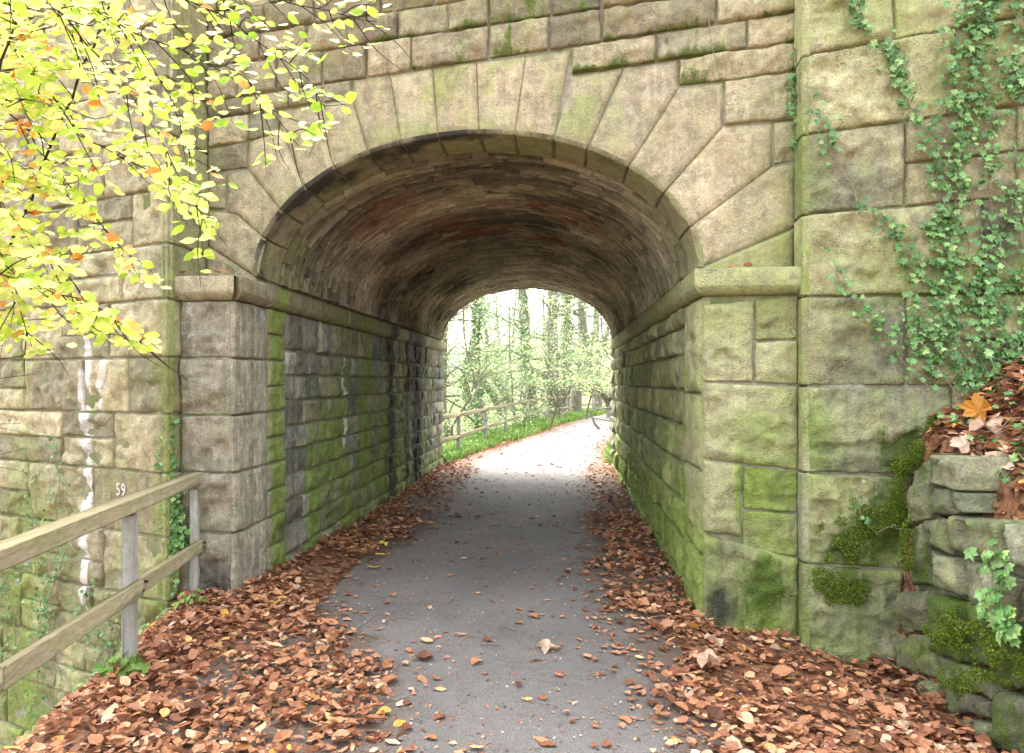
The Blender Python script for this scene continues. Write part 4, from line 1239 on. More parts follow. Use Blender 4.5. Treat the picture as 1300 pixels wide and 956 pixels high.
# fence beyond the tunnel
ff = empty('timber_fence', (-1.2, 15.8, 0)); tag(ff, 'long pale post-and-rail fence curving along the path beyond the tunnel', 'fence')
FP = [(14.1, -1.55), (15.8, -1.19), (19.0, -.72), (22, -.20), (25, .45), (28.5, 1.35), (32, 2.5), (36, 4.1), (40.5, 6.4), (45, 9.0), (50, 12.4)]
for y, x in FP:
    g = float(terrain(np.array([x]), np.array([y]))[0]); mb = MB()
    post(mb, x, y, g - .3, g + .86, .045, .045); mb.build('post', M['timber'], ff)
for (ya, xa), (yb, xb) in zip(FP[:-1], FP[1:]):
    ga, gb = (float(terrain(np.array([xa]), np.array([ya]))[0]), float(terrain(np.array([xb]), np.array([yb]))[0]))
    for h in (.90, .42):
        mb = MB(); beam(mb, (xa, ya + .002, ga + h), (xb, yb - .002, gb + h), .035, .045)
        mb.build('rail', M['timber'], ff)

# ------------------------------------------------------------------ fallen leaves
def inside_litter(x, y):
    """local density weight 0..1"""
    a = lerp_tab(y, EL); b = lerp_tab(y, ER)
    n = .16 * fbm(np.stack([x * 2.5, y * 2.5, x * 0], 1), 3, 120)
    d = np.maximum(a - x + n, x - b + n)
    w = sstep(-.30, .14, d) ** 1.3 * np.clip(.86 + 1.3 * fbm(np.stack([x * 1.9, y * 1.9, x * 0 + 5], 1), 3, 123), .30, 1)
    sp = .028 + .10 * sstep(-.6, 0, d)
    return np.maximum(w, sp + .09 * sstep(11.5, 14, y))
def zone_ok(x, y):
    # not inside masonry
    rel = np.stack([x - C0[0], y - C0[1]], 1)
    # solve rel = u*TF + v*TA
    det = TF[0] * TA[1] - TF[1] * TA[0]
    u = (rel[:, 0] * TA[1] - rel[:, 1] * TA[0]) / det; v = (TF[0] * rel[:, 1] - TF[1] * rel[:, 0]) / det
    ok = np.ones(len(x), bool)
    ok &= ~((v > 0) & (v < LEN) & (np.abs(u) > HW - .03))
    ok &= ~((v > -.38) & (v <= 0) & (u < -HW + .02) & (u > -2.2)); ok &= ~((v > -.18) & (v <= 0) & (u > HW - .05))
    ok &= ~((v > -.28) & (v <= 0) & (u > 2.3))
    w = (x - PLC[0]) * wingL.N[0] + (y - PLC[1]) * wingL.N[1]
    ok &= ~((x < PLC[0]) & (w < .03) & (y < 14))
    return ok
def scatter(n, x0, x1, y0, y1, dens):
    x = rng.uniform(x0, x1, n); y = rng.uniform(y0, y1, n)
    k = (rng.random(n) < dens(x, y)) & zone_ok(x, y)
    return x[k], y[k]
xs, ys = [], []
for (n, a, b, c, d) in ((15000, -2.9, 2.5, 2.7, 5.4), (11000, -2.4, 2.6, 5.4, 9.), (7000, -2., 3., 9., 14.2), (9000, -2.2, 5, 14.2, 26)):
    x, y = scatter(n, a, b, c, d, inside_litter); xs.append(x); ys.append(y)
x, y = scatter(700, -2.2, 2.4, 1.4, 2.7, inside_litter); xs.append(x); ys.append(y)
# crumbs of leaf and twig on the asphalt are added below
x, y = scatter(3600, 2.56, 4.2, 2.9, 5., lambda x, y: np.where(x > 3.2, .35, .9)); xs.append(x); ys.append(y)
# on the left slope
x, y = scatter(900, -4.2, -2.3, 3., 6.4, lambda x, y: .5 * sstep(-3.6, -2.3, x)); xs.append(x); ys.append(y)
x, y = scatter(3800, 2.56, 6.5, .6, 5., lambda x, y: np.where((y > 2.9) & (x < 4.2), 0, .6)); xs.append(x); ys.append(y)
X = np.concatenate(xs); Y = np.concatenate(ys); n = len(X)
bank = X > 2.5
Z = terrain(X, Y) + rng.uniform(.004, .060, n) * np.where(inside_litter(X, Y) > .5, 1, .35) + .010
onpath = (inside_litter(X, Y) < .3)
def leaf_axes(n, tilt, up=None):
    a = rng.uniform(0, 2 * pi, n); N = unit(np.stack([rng.normal(0, tilt), rng.normal(0, tilt), np.ones(n)], 1)) if np.isscalar(tilt) else unit(np.stack([rng.normal(0, 1, n) * tilt, rng.normal(0, 1, n) * tilt, np.ones(n)], 1))
    A = np.stack([np.cos(a), np.sin(a), np.zeros(n)], 1); Yv = unit(np.cross(N, A)); Xv = unit(np.cross(Yv, N))
    return Xv, Yv
tilt = np.where(onpath, .10, .34)
Xa, Ya = leaf_axes(n, tilt)
size = np.clip(.052 * np.exp(rng.normal(0, .30, n)), .022, .095) * np.where(bank, 1.25, 1.) * np.where(rng.random(n) < .06, 1.5, 1.)
tone = np.stack([np.clip(rng.beta(1.6, 1.5, n), 0, 1), rng.random(n), rng.random(n)], 1)
depth = np.maximum(Y, .5)
inview = (np.abs(X / depth) < .74) & (Y > 3.0)
score = size * size / depth ** 3 * (1 + 2.5 * onpath) * inview * (X > -2.5)
order = np.argsort(-score); ind = order[:260]; rest = np.setdiff1d(np.arange(n), ind)
mb = MB(); leaf_cloud(mb, OV + MP[:1], Z[rest, None] * np.array([0, 0, 1.]) + np.stack([X[rest], Y[rest], 0 * X[rest]], 1), Xa[rest], Ya[rest], size[rest], tone[rest])
cx = rng.uniform(-1.7, 1.6, 6500); cy = 2.8 + 10 * rng.random(6500) ** 1.4; kk = zone_ok(cx, cy); cx, cy = cx[kk], cy[kk]; m_ = len(cx)
Xc, Yc = leaf_axes(m_, np.full(m_, .3))
leaf_cloud(mb, [OVB[0], OVB[1]] if 'OVB' in globals() else OV[:2], np.stack([cx, cy, np.full(m_, .021)], 1), Xc, Yc, rng.uniform(.006, .022, m_), np.stack([rng.random(m_), rng.random(m_), rng.random(m_)], 1))
for k in range(240):
    tx, ty = rng.uniform(-2.2, 2.4), rng.uniform(2.9, 9)
    if inside_litter(np.array([tx]), np.array([ty]))[0] < .4 and k % 6: continue
    if not zone_ok(np.array([tx]), np.array([ty]))[0]: continue
    ta = rng.uniform(0, 2 * pi); tl_ = rng.uniform(.06, .22); g_ = float(terrain(np.array([tx]), np.array([ty]))[0]) + .04
    q_ = np.array([[tx, ty, g_], [tx + cos(ta) * tl_ * .5, ty + sin(ta) * tl_ * .5, g_ + rng.uniform(0, .02)], [tx + cos(ta + .3) * tl_, ty + sin(ta + .3) * tl_, g_]])
    tube(mb, smooth_path(q_, .04, .004, k), rng.uniform(.0012, .003), 5, (rng.uniform(0, .12), .4, .5, 1))
tag(mb.build('leaf_litter', M['dry'], smooth=False, origin=(0, 0, 0)), 'deep litter of rusty brown autumn leaves along both path edges', 'leaf litter', kind='stuff')
protos = []
for k, var in enumerate(OV[:12]):
    mbp = MB(); leaf_cloud(mbp, [var], np.zeros((1, 3)), np.array([[1., 0, 0]]), np.array([[0, 1., 0]]), np.array([1.]), np.array([[.5, .5, .5]]))
    o = mbp.build('fallen_leaf', M['dry_obj'], smooth=False, origin=(0, 0, 0)); me = o.data; bpy.data.objects.remove(o); protos.append(me)
from mathutils import Matrix, Vector
def place_leaf(me, i, name='fallen_leaf'):
    o = bpy.data.objects.new(name, me); COL.objects.link(o)
    Zv = np.cross(Xa[i], Ya[i])
    m = Matrix(((Xa[i][0], Ya[i][0], Zv[0], X[i]), (Xa[i][1], Ya[i][1], Zv[1], Y[i]), (Xa[i][2], Ya[i][2], Zv[2], Z[i]), (0, 0, 0, 1)))
    o.matrix_world = m @ Matrix.Diagonal((size[i], size[i], size[i], 1))
    return o
for i in ind:
    o = place_leaf(protos[rng.integers(0, 12)], i)
    if onpath[i]: tag(o, 'single curled brown autumn leaf scattered on the bare grey asphalt', 'leaf', 'single leaves scattered on the bare asphalt')
    else: tag(o, 'single large brown leaf on top of the litter near the camera', 'leaf', 'largest leaves on top of the near litter')

def px_ground(px, py, z=0.02):
    y = (EYE - z) * FPX / (py - HZ); return np.array([(px - 650) / FPX * y, y, z])
def single(var, mat, pos, size, label, yaw=0, tilt=.15, name='fallen_leaf', N=None):
    mbp = MB()
    if N is None: N = unit(np.array([rng.normal(0, tilt), rng.normal(0, tilt), 1]))
    N = unit(np.array(N, float))
    A = np.array([cos(yaw), sin(yaw), .05]); Yv = unit(np.cross(N, A)); Xv = unit(np.cross(Yv, N))
    leaf_cloud(mbp, [var], np.array([pos], float), Xv[None], Yv[None], np.array([size]), np.array([[rng.random(), .5, .5]]))
    return tag(mbp.build(name, mat, smooth=False), label, 'leaf')
single(OV[2], M['yellow'], px_ground(474, 719, .04), .13, 'bright yellow leaf at the left edge of the asphalt, nearest of three', .2)
single(OV[3], M['yellow'], px_ground(484, 704, .05), .13, 'bright yellow leaf at the left path edge, middle one of three', .6)
single(MP[1], M['yellow'], px_ground(487, 690, .07), .12, 'bright yellow leaf at the left path edge, farthest of three', 1.2)
single(MP[1], M['paleleaf'], px_ground(906, 812, .08), .15, 'pale cream leaf in the litter near the foot of the right pier', 1.)
single(MP[2], M['paleleaf'], px_ground(897, 838, .08), .19, 'large pale crumpled leaf in the litter before the right pier', 2.)
single(MP[0], M['paleleaf'], px_ground(692, 822, .03), .17, 'pale crumpled leaf lying flat in the middle foreground of the path', .4)
single(OV[4], M['paleleaf'], px_ground(583, 805, .03), .09, 'small pale leaf on the asphalt left of the centre foreground', .1)
single(MP[3], M['maple'], (2.80, 4.25, 1.47), .21, 'big orange lobed maple leaf on top of the ivy bank', 1.9, N=(-.35, -1, .45), name='maple_leaf')
for k, (a, b, s) in enumerate(((1195, 548, .2), (1250, 545, .22), (1225, 520, .17), (1240, 585, .18), (1268, 600, .2), (1210, 560, .15))):
    p = dplane.px(a, b)
    t = 4.2 - .25 * (b > 570)
    pos = np.array([(a - 650) / FPX * t, t, 0]); pos[2] = float(terrain(pos[:1], pos[1:2])[0]) + .06
    single(MP[k % 4], M['paleleaf'], pos, s, ['pale curled leaf on the bank beside the wall top', 'large buff leaf in the middle of the bank', 'buff leaf under the ivy at the top of the bank', 'buff curled leaf low on the bank above the big top stone', 'pale leaf at the right side of the bank', 'small pale leaf on the left rim of the bank'][k], k, N=(-.3, -.7, .8))
# leaves caught on the imposts
for px_, pl_, s_, lb in ((282, pierL, .09, 'dull red leaf lying on the left impost ledge, left one of a pair'), (288, pierL, .10, 'dull red leaf lying on the left impost ledge, right one of a pair'), (238, pierL, .06, 'small orange leaf at the outer end of the left impost ledge'),
                    (926, pierR, .07, 'orange leaf lying on the right impost ledge, left one of two'), (947, pierR, .08, 'brown leaf lying on the right impost ledge, right one of two')):
    s0, _ = pl_.px(px_, 350); P = pl_(np.array([s0]), np.array([IZ1 + .026]), np.array([.05]))[0]
    single(OV[(px_) % 12], M['dry'], P, s_, lb, px_ % 5, .25)

# ------------------------------------------------------------------ ivy and climbers
def ivy_plant(name, label, stems, pln, dens=30, size=(.03, .055), spread=.05, h=.05, rad=.0042, group=None, root=None, tone_lo=0, tone_hi=1.):
    """stems: list of px polylines on plane pln"""
    ms, ml = MB(), MB(); LP, LN = [], []
    for k, st in enumerate(stems):
        pts = []
        for p in st:
            s, z = pln.px(p[0], p[1]); pts.append(pln(np.array([s]), np.array([z]), np.array([h]))[0])
        pts = smooth_path(pts, .03, .010, k + 3)
        tube(ms, pts, np.linspace(rad, rad * .45, len(pts)), 5)
        seg = np.linalg.norm(np.diff(pts, axis=0), axis=1).sum(); m = int(seg * dens * (st[0][2] if len(st[0]) > 2 else 1))
        if m < 1: continue
        cc_ = rng.integers(0, len(pts), max(3, m // 9)); idx = np.clip(cc_[rng.integers(0, len(cc_), m)] + rng.normal(0, 4., m).astype(int), 0, len(pts) - 1)
        LP.append(pts[idx] + rng.normal(0, spread, (m, 3)) * np.array([1, .25, 1]))
    P = np.concatenate(LP); m = len(P)
    N3 = np.array([pln.N[0], pln.N[1], 0.])
    P = P + N3 * rng.uniform(.0, .04, m)[:, None]
    N = unit(N3 + np.array([0, 0, .45]) + rng.normal(0, .38, (m, 3)))
    A = unit(np.array([0, 0, -1.]) + rng.normal(0, .5, (m, 3)))
    Yv = unit(np.cross(N, A)); Xv = unit(np.cross(Yv, N))
    tn = np.stack([np.clip(tone_lo + (tone_hi - tone_lo) * rng.beta(2, 2.3, m), 0, 1), rng.random(m), rng.random(m)], 1)
    leaf_cloud(ml, IV, P, Xv, Yv, rng.uniform(size[0], size[1], m) * 1.15, tn)
    root = empty(name, tuple(P[np.argmin(P[:, 2])])); tag(root, label, 'ivy', group)
    ms.build('stem', M['vine'], root, origin=root.location); ml.build('foliage', M['ivy'], root, smooth=False, origin=root.location)
    return root
S_main = [[(1245, 470), (1215, 400), (1190, 330), (1175, 290)], [(1268, 478), (1235, 405), (1210, 340), (1190, 270), (1185, 225)], [(1290, 480), (1262, 400), (1245, 320), (1225, 250), (1213, 170), (1205, 90), (1215, 20)],
          [(1300, 470), (1290, 390), (1262, 310), (1250, 230), (1252, 140), (1240, 60), (1262, -10)], [(1230, 500), (1195, 440), (1165, 400), (1150, 350), (1135, 300), (1115, 262)], [(1310, 440), (1300, 340), (1285, 260), (1295, 180), (1280, 90), (1290, 10), (1280, -60)],
          [(1250, 500), (1225, 460), (1200, 420), (1180, 370), (1172, 330)], [(1285, 490), (1270, 440), (1240, 380), (1222, 300), (1205, 240), (1225, 130), (1235, 40), (1228, -50)], [(1345, 470), (1330, 380), (1335, 280), (1318, 180), (1330, 80), (1320, -20)],
          [(1215, 505), (1180, 462), (1160, 430), (1150, 405)], [(1205, 300), (1188, 240), (1178, 190), (1160, 150), (1140, 110), (1118, 68)]]
ivy_plant('ivy', 'thick ivy climbing the right wing wall above the leaf-covered bank', S_main, pilR, dens=105, spread=.045, size=(.028, .062))
ivy_plant('ivy', 'thin ivy strand trailing from the arch side across the big right blocks', [[(1185, 495), (1150, 470, .8), (1122, 425), (1100, 395), (1072, 372), (1055, 335), (1048, 300)], [(1085, 262), (1075, 235), (1055, 205), (1045, 175), (1035, 150), (1020, 120)], [(1135, 300), (1108, 275), (1085, 262)]], pilR, dens=42, spread=.04, h=.055)
ivy_plant('ivy', 'small hanging tuft of ivy high on the right blocks', [[(1092, 45), (1080, 25), (1075, 5)], [(1098, 50), (1090, 30), (1085, 10)]], pilR, dens=90, spread=.02, h=.06)
ivy_plant('ivy', 'narrow ivy tuft in the upper joint between arch wall and right pilaster', [[(1006, 190), (1008, 140), (1010, 90), (1008, 60)], [(1002, 150), (1006, 110), (1009, 70)]], face, dens=75, spread=.022, h=.07)
ivy_plant('ivy', 'leafy ivy growing up the corner behind the first fence post', [[(222, 735), (222, 690), (218, 650), (220, 600), (222, 560), (225, 535)], [(232, 700), (228, 660), (226, 620), (216, 580)], [(236, 690), (235, 650), (230, 625)]], Plane(C0 + NF * .40, TF, NF), dens=120, spread=.028, h=.04, size=(.035, .06))
ivy_plant('ivy', 'wispy ivy on the low part of the left wing wall beside the lime run', [[(60, 720), (52, 680), (50, 640), (48, 600), (45, 585)], [(85, 700), (80, 650), (85, 600), (80, 565)], [(95, 690), (85, 720), (70, 760), (60, 800)]], wingL, dens=75, spread=.04, h=.06, size=(.02, .04), tone_hi=.8)
ivy_plant('ivy', 'ivy creeping over the foot of the left wing wall at the picture edge', [[(10, 880), (8, 820), (5, 780), (0, 745)], [(25, 850), (30, 800), (22, 740), (30, 700)], [(90, 860), (75, 800), (70, 760), (80, 720)], [(130, 800), (120, 760), (128, 720)], [(50, 900), (60, 850), (50, 800)], [(150, 850), (152, 790), (150, 750)]], wingL, dens=85, spread=.06, h=.07, size=(.02, .045), tone_hi=.8)
ivy_plant('ivy', 'two-leaf ivy sprig on the mossy block right of the pier', [[(1150, 670), (1125, 668), (1105, 672), (1095, 660)], [(1095, 660), (1083, 640), (1088, 620), (1092, 612)]], pilR, dens=22, spread=.02, h=.07, size=(.025, .04))
ivy_plant('ivy', 'fresh green ivy on the right end of the rubble wall', [[(1312, 790), (1298, 760), (1290, 725), (1300, 700)], [(1320, 800), (1305, 770), (1310, 720)]], dplane, dens=95, spread=.035, h=.12, size=(.05, .08), tone_lo=.4)
def ground_ivy(label, n, fx, fy, size, name='ivy', up=.05, mat='ivy', var=None, cat='ivy'):
    x = fx(n); y = fy(n); z = terrain(x, y) + rng.uniform(.03, up + .03, n)
    P = np.stack([x, y, z], 1); N = unit(np.array([-.25, -.55, .9]) + rng.normal(0, .4, (n, 3))); A = unit(rng.normal(0, 1, (n, 3)))
    Yv = unit(np.cross(N, A)); Xv = unit(np.cross(Yv, N)); ml = MB()
    leaf_cloud(ml, var or IV, P, Xv, Yv, rng.uniform(*size, n), np.stack([rng.beta(2, 2, n), rng.random(n), rng.random(n)], 1))
    ms = MB()
    for k in range(max(2, n // 22)):
        i = rng.integers(0, n, 4); q = P[i][np.argsort(P[i][:, 0])]
        q = q[0] + (q - q[0]) * .5; q[:, 2] = terrain(q[:, 0], q[:, 1]) + .05 + rng.uniform(0, .03, 4)
        tube(ms, smooth_path(q, .05, .02, k), .0028, 5)
    root = empty(name, tuple(P.mean(0) * np.array([1, 1, 0]) + np.array([0, 0, P[:, 2].min()]))); tag(root, label, cat)
    ms.build('stem', M['vine'], root, origin=root.location); ml.build('foliage', M[mat], root, smooth=False, origin=root.location)
ground_ivy('ivy runners spreading over the leafy bank above the rubble wall', 330, lambda n: rng.uniform(2.66, 3.7, n), lambda n: rng.uniform(3.2, 4.7, n), (.04, .075))
ground_ivy('low weeds and ivy at the foot of the left wing wall', 520, lambda n: rng.uniform(-4.2, -2.38, n), lambda n: rng.uniform(4.2, 5.6, n), (.03, .06), up=.12)
ground_ivy('small green weed growing at the foot of the near fence post', 36, lambda n: rng.normal(-2.13, .07, n), lambda n: rng.normal(3.93, .06, n), (.05, .08), 'weed', .10, 'grass', OVB, 'plant')
ground_ivy('small green weed by the far post next to the pier', 20, lambda n: rng.normal(-2.22, .05, n), lambda n: rng.normal(4.95, .05, n), (.04, .06), 'weed', .08, 'grass', OVB, 'plant')
# hanging root on the spandrel
mb = MB(); pts = []
for p in ((899, -20), (898, 20), (902, 60), (909, 88), (912, 104)):
    s, z = face.px(*p); pts.append(face(np.array([s]), np.array([z]), np.array([.06]))[0])
tube(mb, smooth_path(pts, .05), .003, 5); tag(mb.build('hanging_root', M['vine']), 'thin pale root hanging down the wall right of the arch top', 'root')

# ------------------------------------------------------------------ moss cushions
def moss_on(pln, blobs, h, n, label, sz=(.006, .014)):
    P = []
    for (a, b, ra, rb, w) in blobs:
        m = int(n * w); t = rng.uniform(0, 2 * pi, m); r = np.sqrt(rng.random(m))
        x = a + ra * r * np.cos(t); y = b + rb * r * np.sin(t)
        k = fbm(np.stack([x / 14, y / 14, x * 0], 1), 3, 130) > -.12 + .5 * (r - .6)
        x, y = x[k], y[k]
        q = np.array([pln.px(i, j) for i, j in zip(x, y)])
        hh = h + .028 * np.clip(1 - r[k] ** 2, 0, 1) + rng.uniform(-.012, .012, len(x))
        P.append(pln(q[:, 0], q[:, 1], hh))
    P = np.concatenate(P); m = len(P); N3 = np.array([pln.N[0], pln.N[1], 0.])
    N = unit(N3 + rng.normal(0, .8, (m, 3))); A = unit(N3 * .8 + np.array([0, 0, .3]) + rng.normal(0, .7, (m, 3))); Yv = unit(np.cross(N, A)); Xv = unit(np.cross(Yv, N))
    ml = MB(); leaf_cloud(ml, [OVB[0]], P, Xv, Yv, rng.uniform(sz[0], sz[1], m), np.stack([np.clip(rng.beta(2, 2, m), 0, 1), rng.random(m), rng.random(m)], 1))
    tag(ml.build('moss', M['moss'], smooth=False), label, 'moss', kind='stuff')
moss_on(pilR, [(1075, 682, 42, 36, 1.), (1110, 650, 45, 32, .9), (1050, 705, 30, 14, .5), (1142, 640, 18, 40, .5)], .035, 3300, 'bright cushion moss spread over the block right of the pier')
moss_on(pilR, [(1070, 748, 36, 22, 1.), (1040, 735, 16, 24, .5)], .04, 2420, 'yellow-green moss on the lowest block right of the pier')
moss_on(pilR, [(1165, 575, 32, 18, 1.), (1190, 550, 20, 26, .8), (1140, 588, 12, 14, .3)], .045, 2640, 'dark moss in the corner where bank and wing wall meet')
moss_on(dplane, [(1166, 690, 10, 42, .6), (1225, 800, 40, 28, 1.), (1290, 830, 40, 38, 1.2), (1240, 865, 30, 16, .5)], .058, 3600, 'moss cushions on the lower stones of the rubble wall', (.006, .013))
moss_on(pierR, [(985, 770, 26, 34, 1.), (955, 790, 14, 30, .4)], .045, 500, 'patchy moss on the base block of the right pier', (.006, .013))

# ------------------------------------------------------------------ beech tree, top left
beech = empty('beech_tree', (-4.3, 2.9, -2.0)); tag(beech, 'beech tree reaching yellow-green leafy branches across the upper left', 'tree')
TB = np.array([-4.3, 2.9, -2.0])
mb = MB()
tube(mb, smooth_path([TB, TB + (0.05, .05, 1.5), TB + (.0, .1, 4), TB + (-.1, 0, 7), TB + (.1, .1, 10)], .4, .05, 2), np.linspace(.26, .10, 25)[:len(smooth_path([TB, TB + (0.05, .05, 1.5), TB + (.0, .1, 4), TB + (-.1, 0, 7), TB + (.1, .1, 10)], .4))] if False else .2, 14)
mb.build('trunk', M['bark'], beech, origin=beech.location)
def P3(px, py, Y): return np.array([(px - 650) / FPX * Y, Y, EYE + (HZ - py) / FPX * Y])
def density_ok(px, py):
    lim = np.interp(px, [0, 40, 100, 150, 200, 225, 260, 285, 310, 345, 390, 440, 470, 500], [440, 452, 440, 438, 450, 335, 350, 275, 215, 210, 195, 150, 60, 40])
    return (py < lim) | (px < -15)
BR = [  # (start on trunk height, px polyline with depth, leaves weight)
 (3.9, [(60, -60, 2.3), (98, -2, 2.3), (130, 18, 2.28), (165, 38, 2.26), (215, 60, 2.25), (262, 78, 2.25), (290, 86, 2.25), (318, 103, 2.22), (332, 125, 2.2), (352, 150, 2.2), (378, 188, 2.2)]),
 (3.4, [(-60, -40, 2.4), (0, 42, 2.4), (28, 70, 2.4), (40, 100, 2.38), (62, 118, 2.36), (90, 155, 2.33), (118, 180, 2.3), (135, 188, 2.3), (170, 208, 2.28), (215, 230, 2.25), (250, 258, 2.22), (262, 290, 2.2)]),
 (2.9, [(-70, 200, 2.3), (0, 268, 2.3), (35, 297, 2.3), (70, 332, 2.28), (105, 375, 2.25), (140, 400, 2.25), (170, 425, 2.22), (190, 442, 2.2)]),
 (2.7, [(-70, 330, 2.15), (0, 348, 2.15), (30, 355, 2.15), (70, 370, 2.15), (110, 380, 2.12), (150, 408, 2.1)]),
 (4.3, [(200, -120, 2.5), (260, -60, 2.5), (300, -20, 2.5), (350, 0, 2.48), (400, 10, 2.45), (450, 20, 2.42), (480, 28, 2.4)]),
 (4.1, [(-40, -120, 2.7), (40, -60, 2.7), (120, 20, 2.7), (170, 70, 2.7), (215, 120, 2.7), (235, 170, 2.68), (245, 210, 2.65)]),
 (3.2, [(-70, 60, 2.6), (0, 130, 2.6), (60, 200, 2.6), (100, 250, 2.6), (140, 300, 2.55), (170, 330, 2.5)]),
 (3.6, [(-30, -100, 2.05), (40, -20, 2.05), (100, 40, 2.05), (160, 110, 2.05), (200, 170, 2.05), (225, 220, 2.05)]),
 (4.2, [(60, -120, 2.5), (150, -50, 2.5), (230, -5, 2.5), (290, 25, 2.5), (340, 60, 2.48), (390, 100, 2.45), (415, 140, 2.45)]),
 (3.0, [(-80, 250, 2.5), (-20, 300, 2.5), (20, 360, 2.5), (30, 400, 2.5), (40, 440, 2.5)]),
]
for bi, (hz, pl_) in enumerate(BR):
    pts = [TB + np.array([.0, .05, hz + 2.0 - 0.0])]
    first = P3(*pl_[0]); pts = [TB + (.02, .05, 2 + hz - 1.2 + .0), TB * .45 + first * .55 + (0, 0, .15)] + [P3(*p) for p in pl_]
    pts = np.array(pts); pts[0][2] = min(pts[0][2], first[2] + .2)
    main = smooth_path(pts, .04, .008, bi + 1)
    mbb = MB(); tube(mbb, main, np.interp(np.linspace(0, 1, len(main)), [0, .4, 1], [.02, .0075, .0015]), 7)
    LPs, LAs = [], []
    L = np.concatenate([[0], np.cumsum(np.linalg.norm(np.diff(main, axis=0), axis=1))])
    total = L[-1]; d = total * .42; side = 1
    def add_leaves(path, step):
        LL = np.concatenate([[0], np.cumsum(np.linalg.norm(np.diff(path, axis=0), axis=1))]); q = .02; sd = 1
        while q < LL[-1]:
            i = min(np.searchsorted(LL, q), len(path) - 1); t = path[i] - path[max(i - 1, 0)]; t = unit(t)
            lat = unit(np.cross(t, np.array([0, .35, 1.])) + rng.normal(0, .15, 3)) * sd
            A = unit(t * .8 + lat + rng.normal(0, .22, 3) + np.array([0, 0, -.15]))
            LPs.append(path[i] + A * .035); LAs.append(A); q += step * rng.uniform(.7, 1.3); sd = -sd
    while d < total - .01:
        i = np.searchsorted(L, d); i = min(i, len(main) - 2)
        t = unit(main[i + 1] - main[i]); lat = unit(np.cross(t, np.array([0, .5, 1.]))) * side
        frac = d / total; ln = rng.uniform(.22, .46) * (1.25 - .75 * frac)
        dirn = unit(t * .75 + lat * .8 + rng.normal(0, .12, 3) + np.array([0, 0, -.12]))
        e = main[i] + dirn * ln + np.array([0, 0, -.05 * ln])
        tw = smooth_path([main[i], main[i] * .5 + e * .5 + rng.normal(0, .015, 3), e], .03)
        tube(mbb, tw, np.linspace(.0024, .0008, len(tw)), 5)
        add_leaves(tw, .023)
        if ln > .26:
            k = len(tw) // 2; d2 = unit(dirn + rng.normal(0, .6, 3) + lat * .3); e2 = tw[k] + d2 * ln * .5
            tw2 = smooth_path([tw[k], (tw[k] + e2) / 2, e2], .03); tube(mbb, tw2, np.linspace(.0014, .0007, len(tw2)), 5); add_leaves(tw2, .023)
        d += rng.uniform(.035, .065); side = -side
    add_leaves(main[int(len(main) * .45):], .045)
    b = mbb.build('branch', M['twig'], beech, origin=beech.location)
    P = np.array(LPs); A = np.array(LAs)
    px = 650 + FPX * P[:, 0] / P[:, 1]; py = HZ - FPX * (P[:, 2] - EYE) / P[:, 1]
    keep = density_ok(px, py) | (py < -20)
    keep &= (rng.random(len(P)) < np.interp(px, [0, 250, 330], [1, .9, .8]))
    P, A = P[keep], A[keep]; m = len(P)
    N = unit(np.array([.1, -.75, .65]) + rng.normal(0, .34, (m, 3)))
    Yv = unit(np.cross(N, A)); N2 = N
    Xv = unit(np.cross(Yv, N))
    pxk = px[keep]; 
    tn = rng.beta(1.8, 2.2, m) * .85 + .12 * (pxk < 220) - .12 * (pxk > 300)
    tn = np.where(rng.random(m) < np.where(pxk < 330, .06, .02), rng.uniform(.9, 1, m), np.clip(tn, 0, .86))
    ml = MB(); leaf_cloud(ml, OVB, P, Xv, Yv, rng.uniform(.031, .052, m), np.stack([tn, rng.random(m), rng.random(m)], 1))
    lf = ml.build('leaves', M['beech'], None, smooth=True, origin=beech.location)
    lf.parent = b; lf.location = (0, 0, 0)

# ------------------------------------------------------------------ woodland beyond
QL = [(np.array([(-.5, 0, 0), (0, .34, .06), (.5, 0, -.04), (0, -.34, .06)], float), [[(0, 3, 2, 1)]])]
def clump_leaves(ml, centres, rads, per, size, tlo, thi, flat=.6):
    P = []
    for c, r in zip(centres, rads):
        m = max(4, int(per * r * r)); v = unit(rng.normal(0, 1, (m, 3))) * (rng.random((m, 1)) ** .45) * r * np.array([1, 1, flat]); P.append(c + v)
    P = np.concatenate(P); m = len(P)
    N = unit(np.array([0, -.3, .8]) + rng.normal(0, .6, (m, 3))); A = unit(rng.normal(0, 1, (m, 3))); Yv = unit(np.cross(N, A)); Xv = unit(np.cross(Yv, N))
    b = np.concatenate([np.full(max(4, int(per * r * r)), rng.uniform(-.18, .18)) for r in rads])
    tn = np.clip(tlo + (thi - tlo) * rng.random(m) + b, 0, 1)
    leaf_cloud(ml, QL, P, Xv, Yv, rng.uniform(size * .6, size * 1.2, m), np.stack([tn, rng.random(m), rng.random(m)], 1))
def gz(x, y): return float(terrain(np.array([float(x)]), np.array([float(y)]))[0])
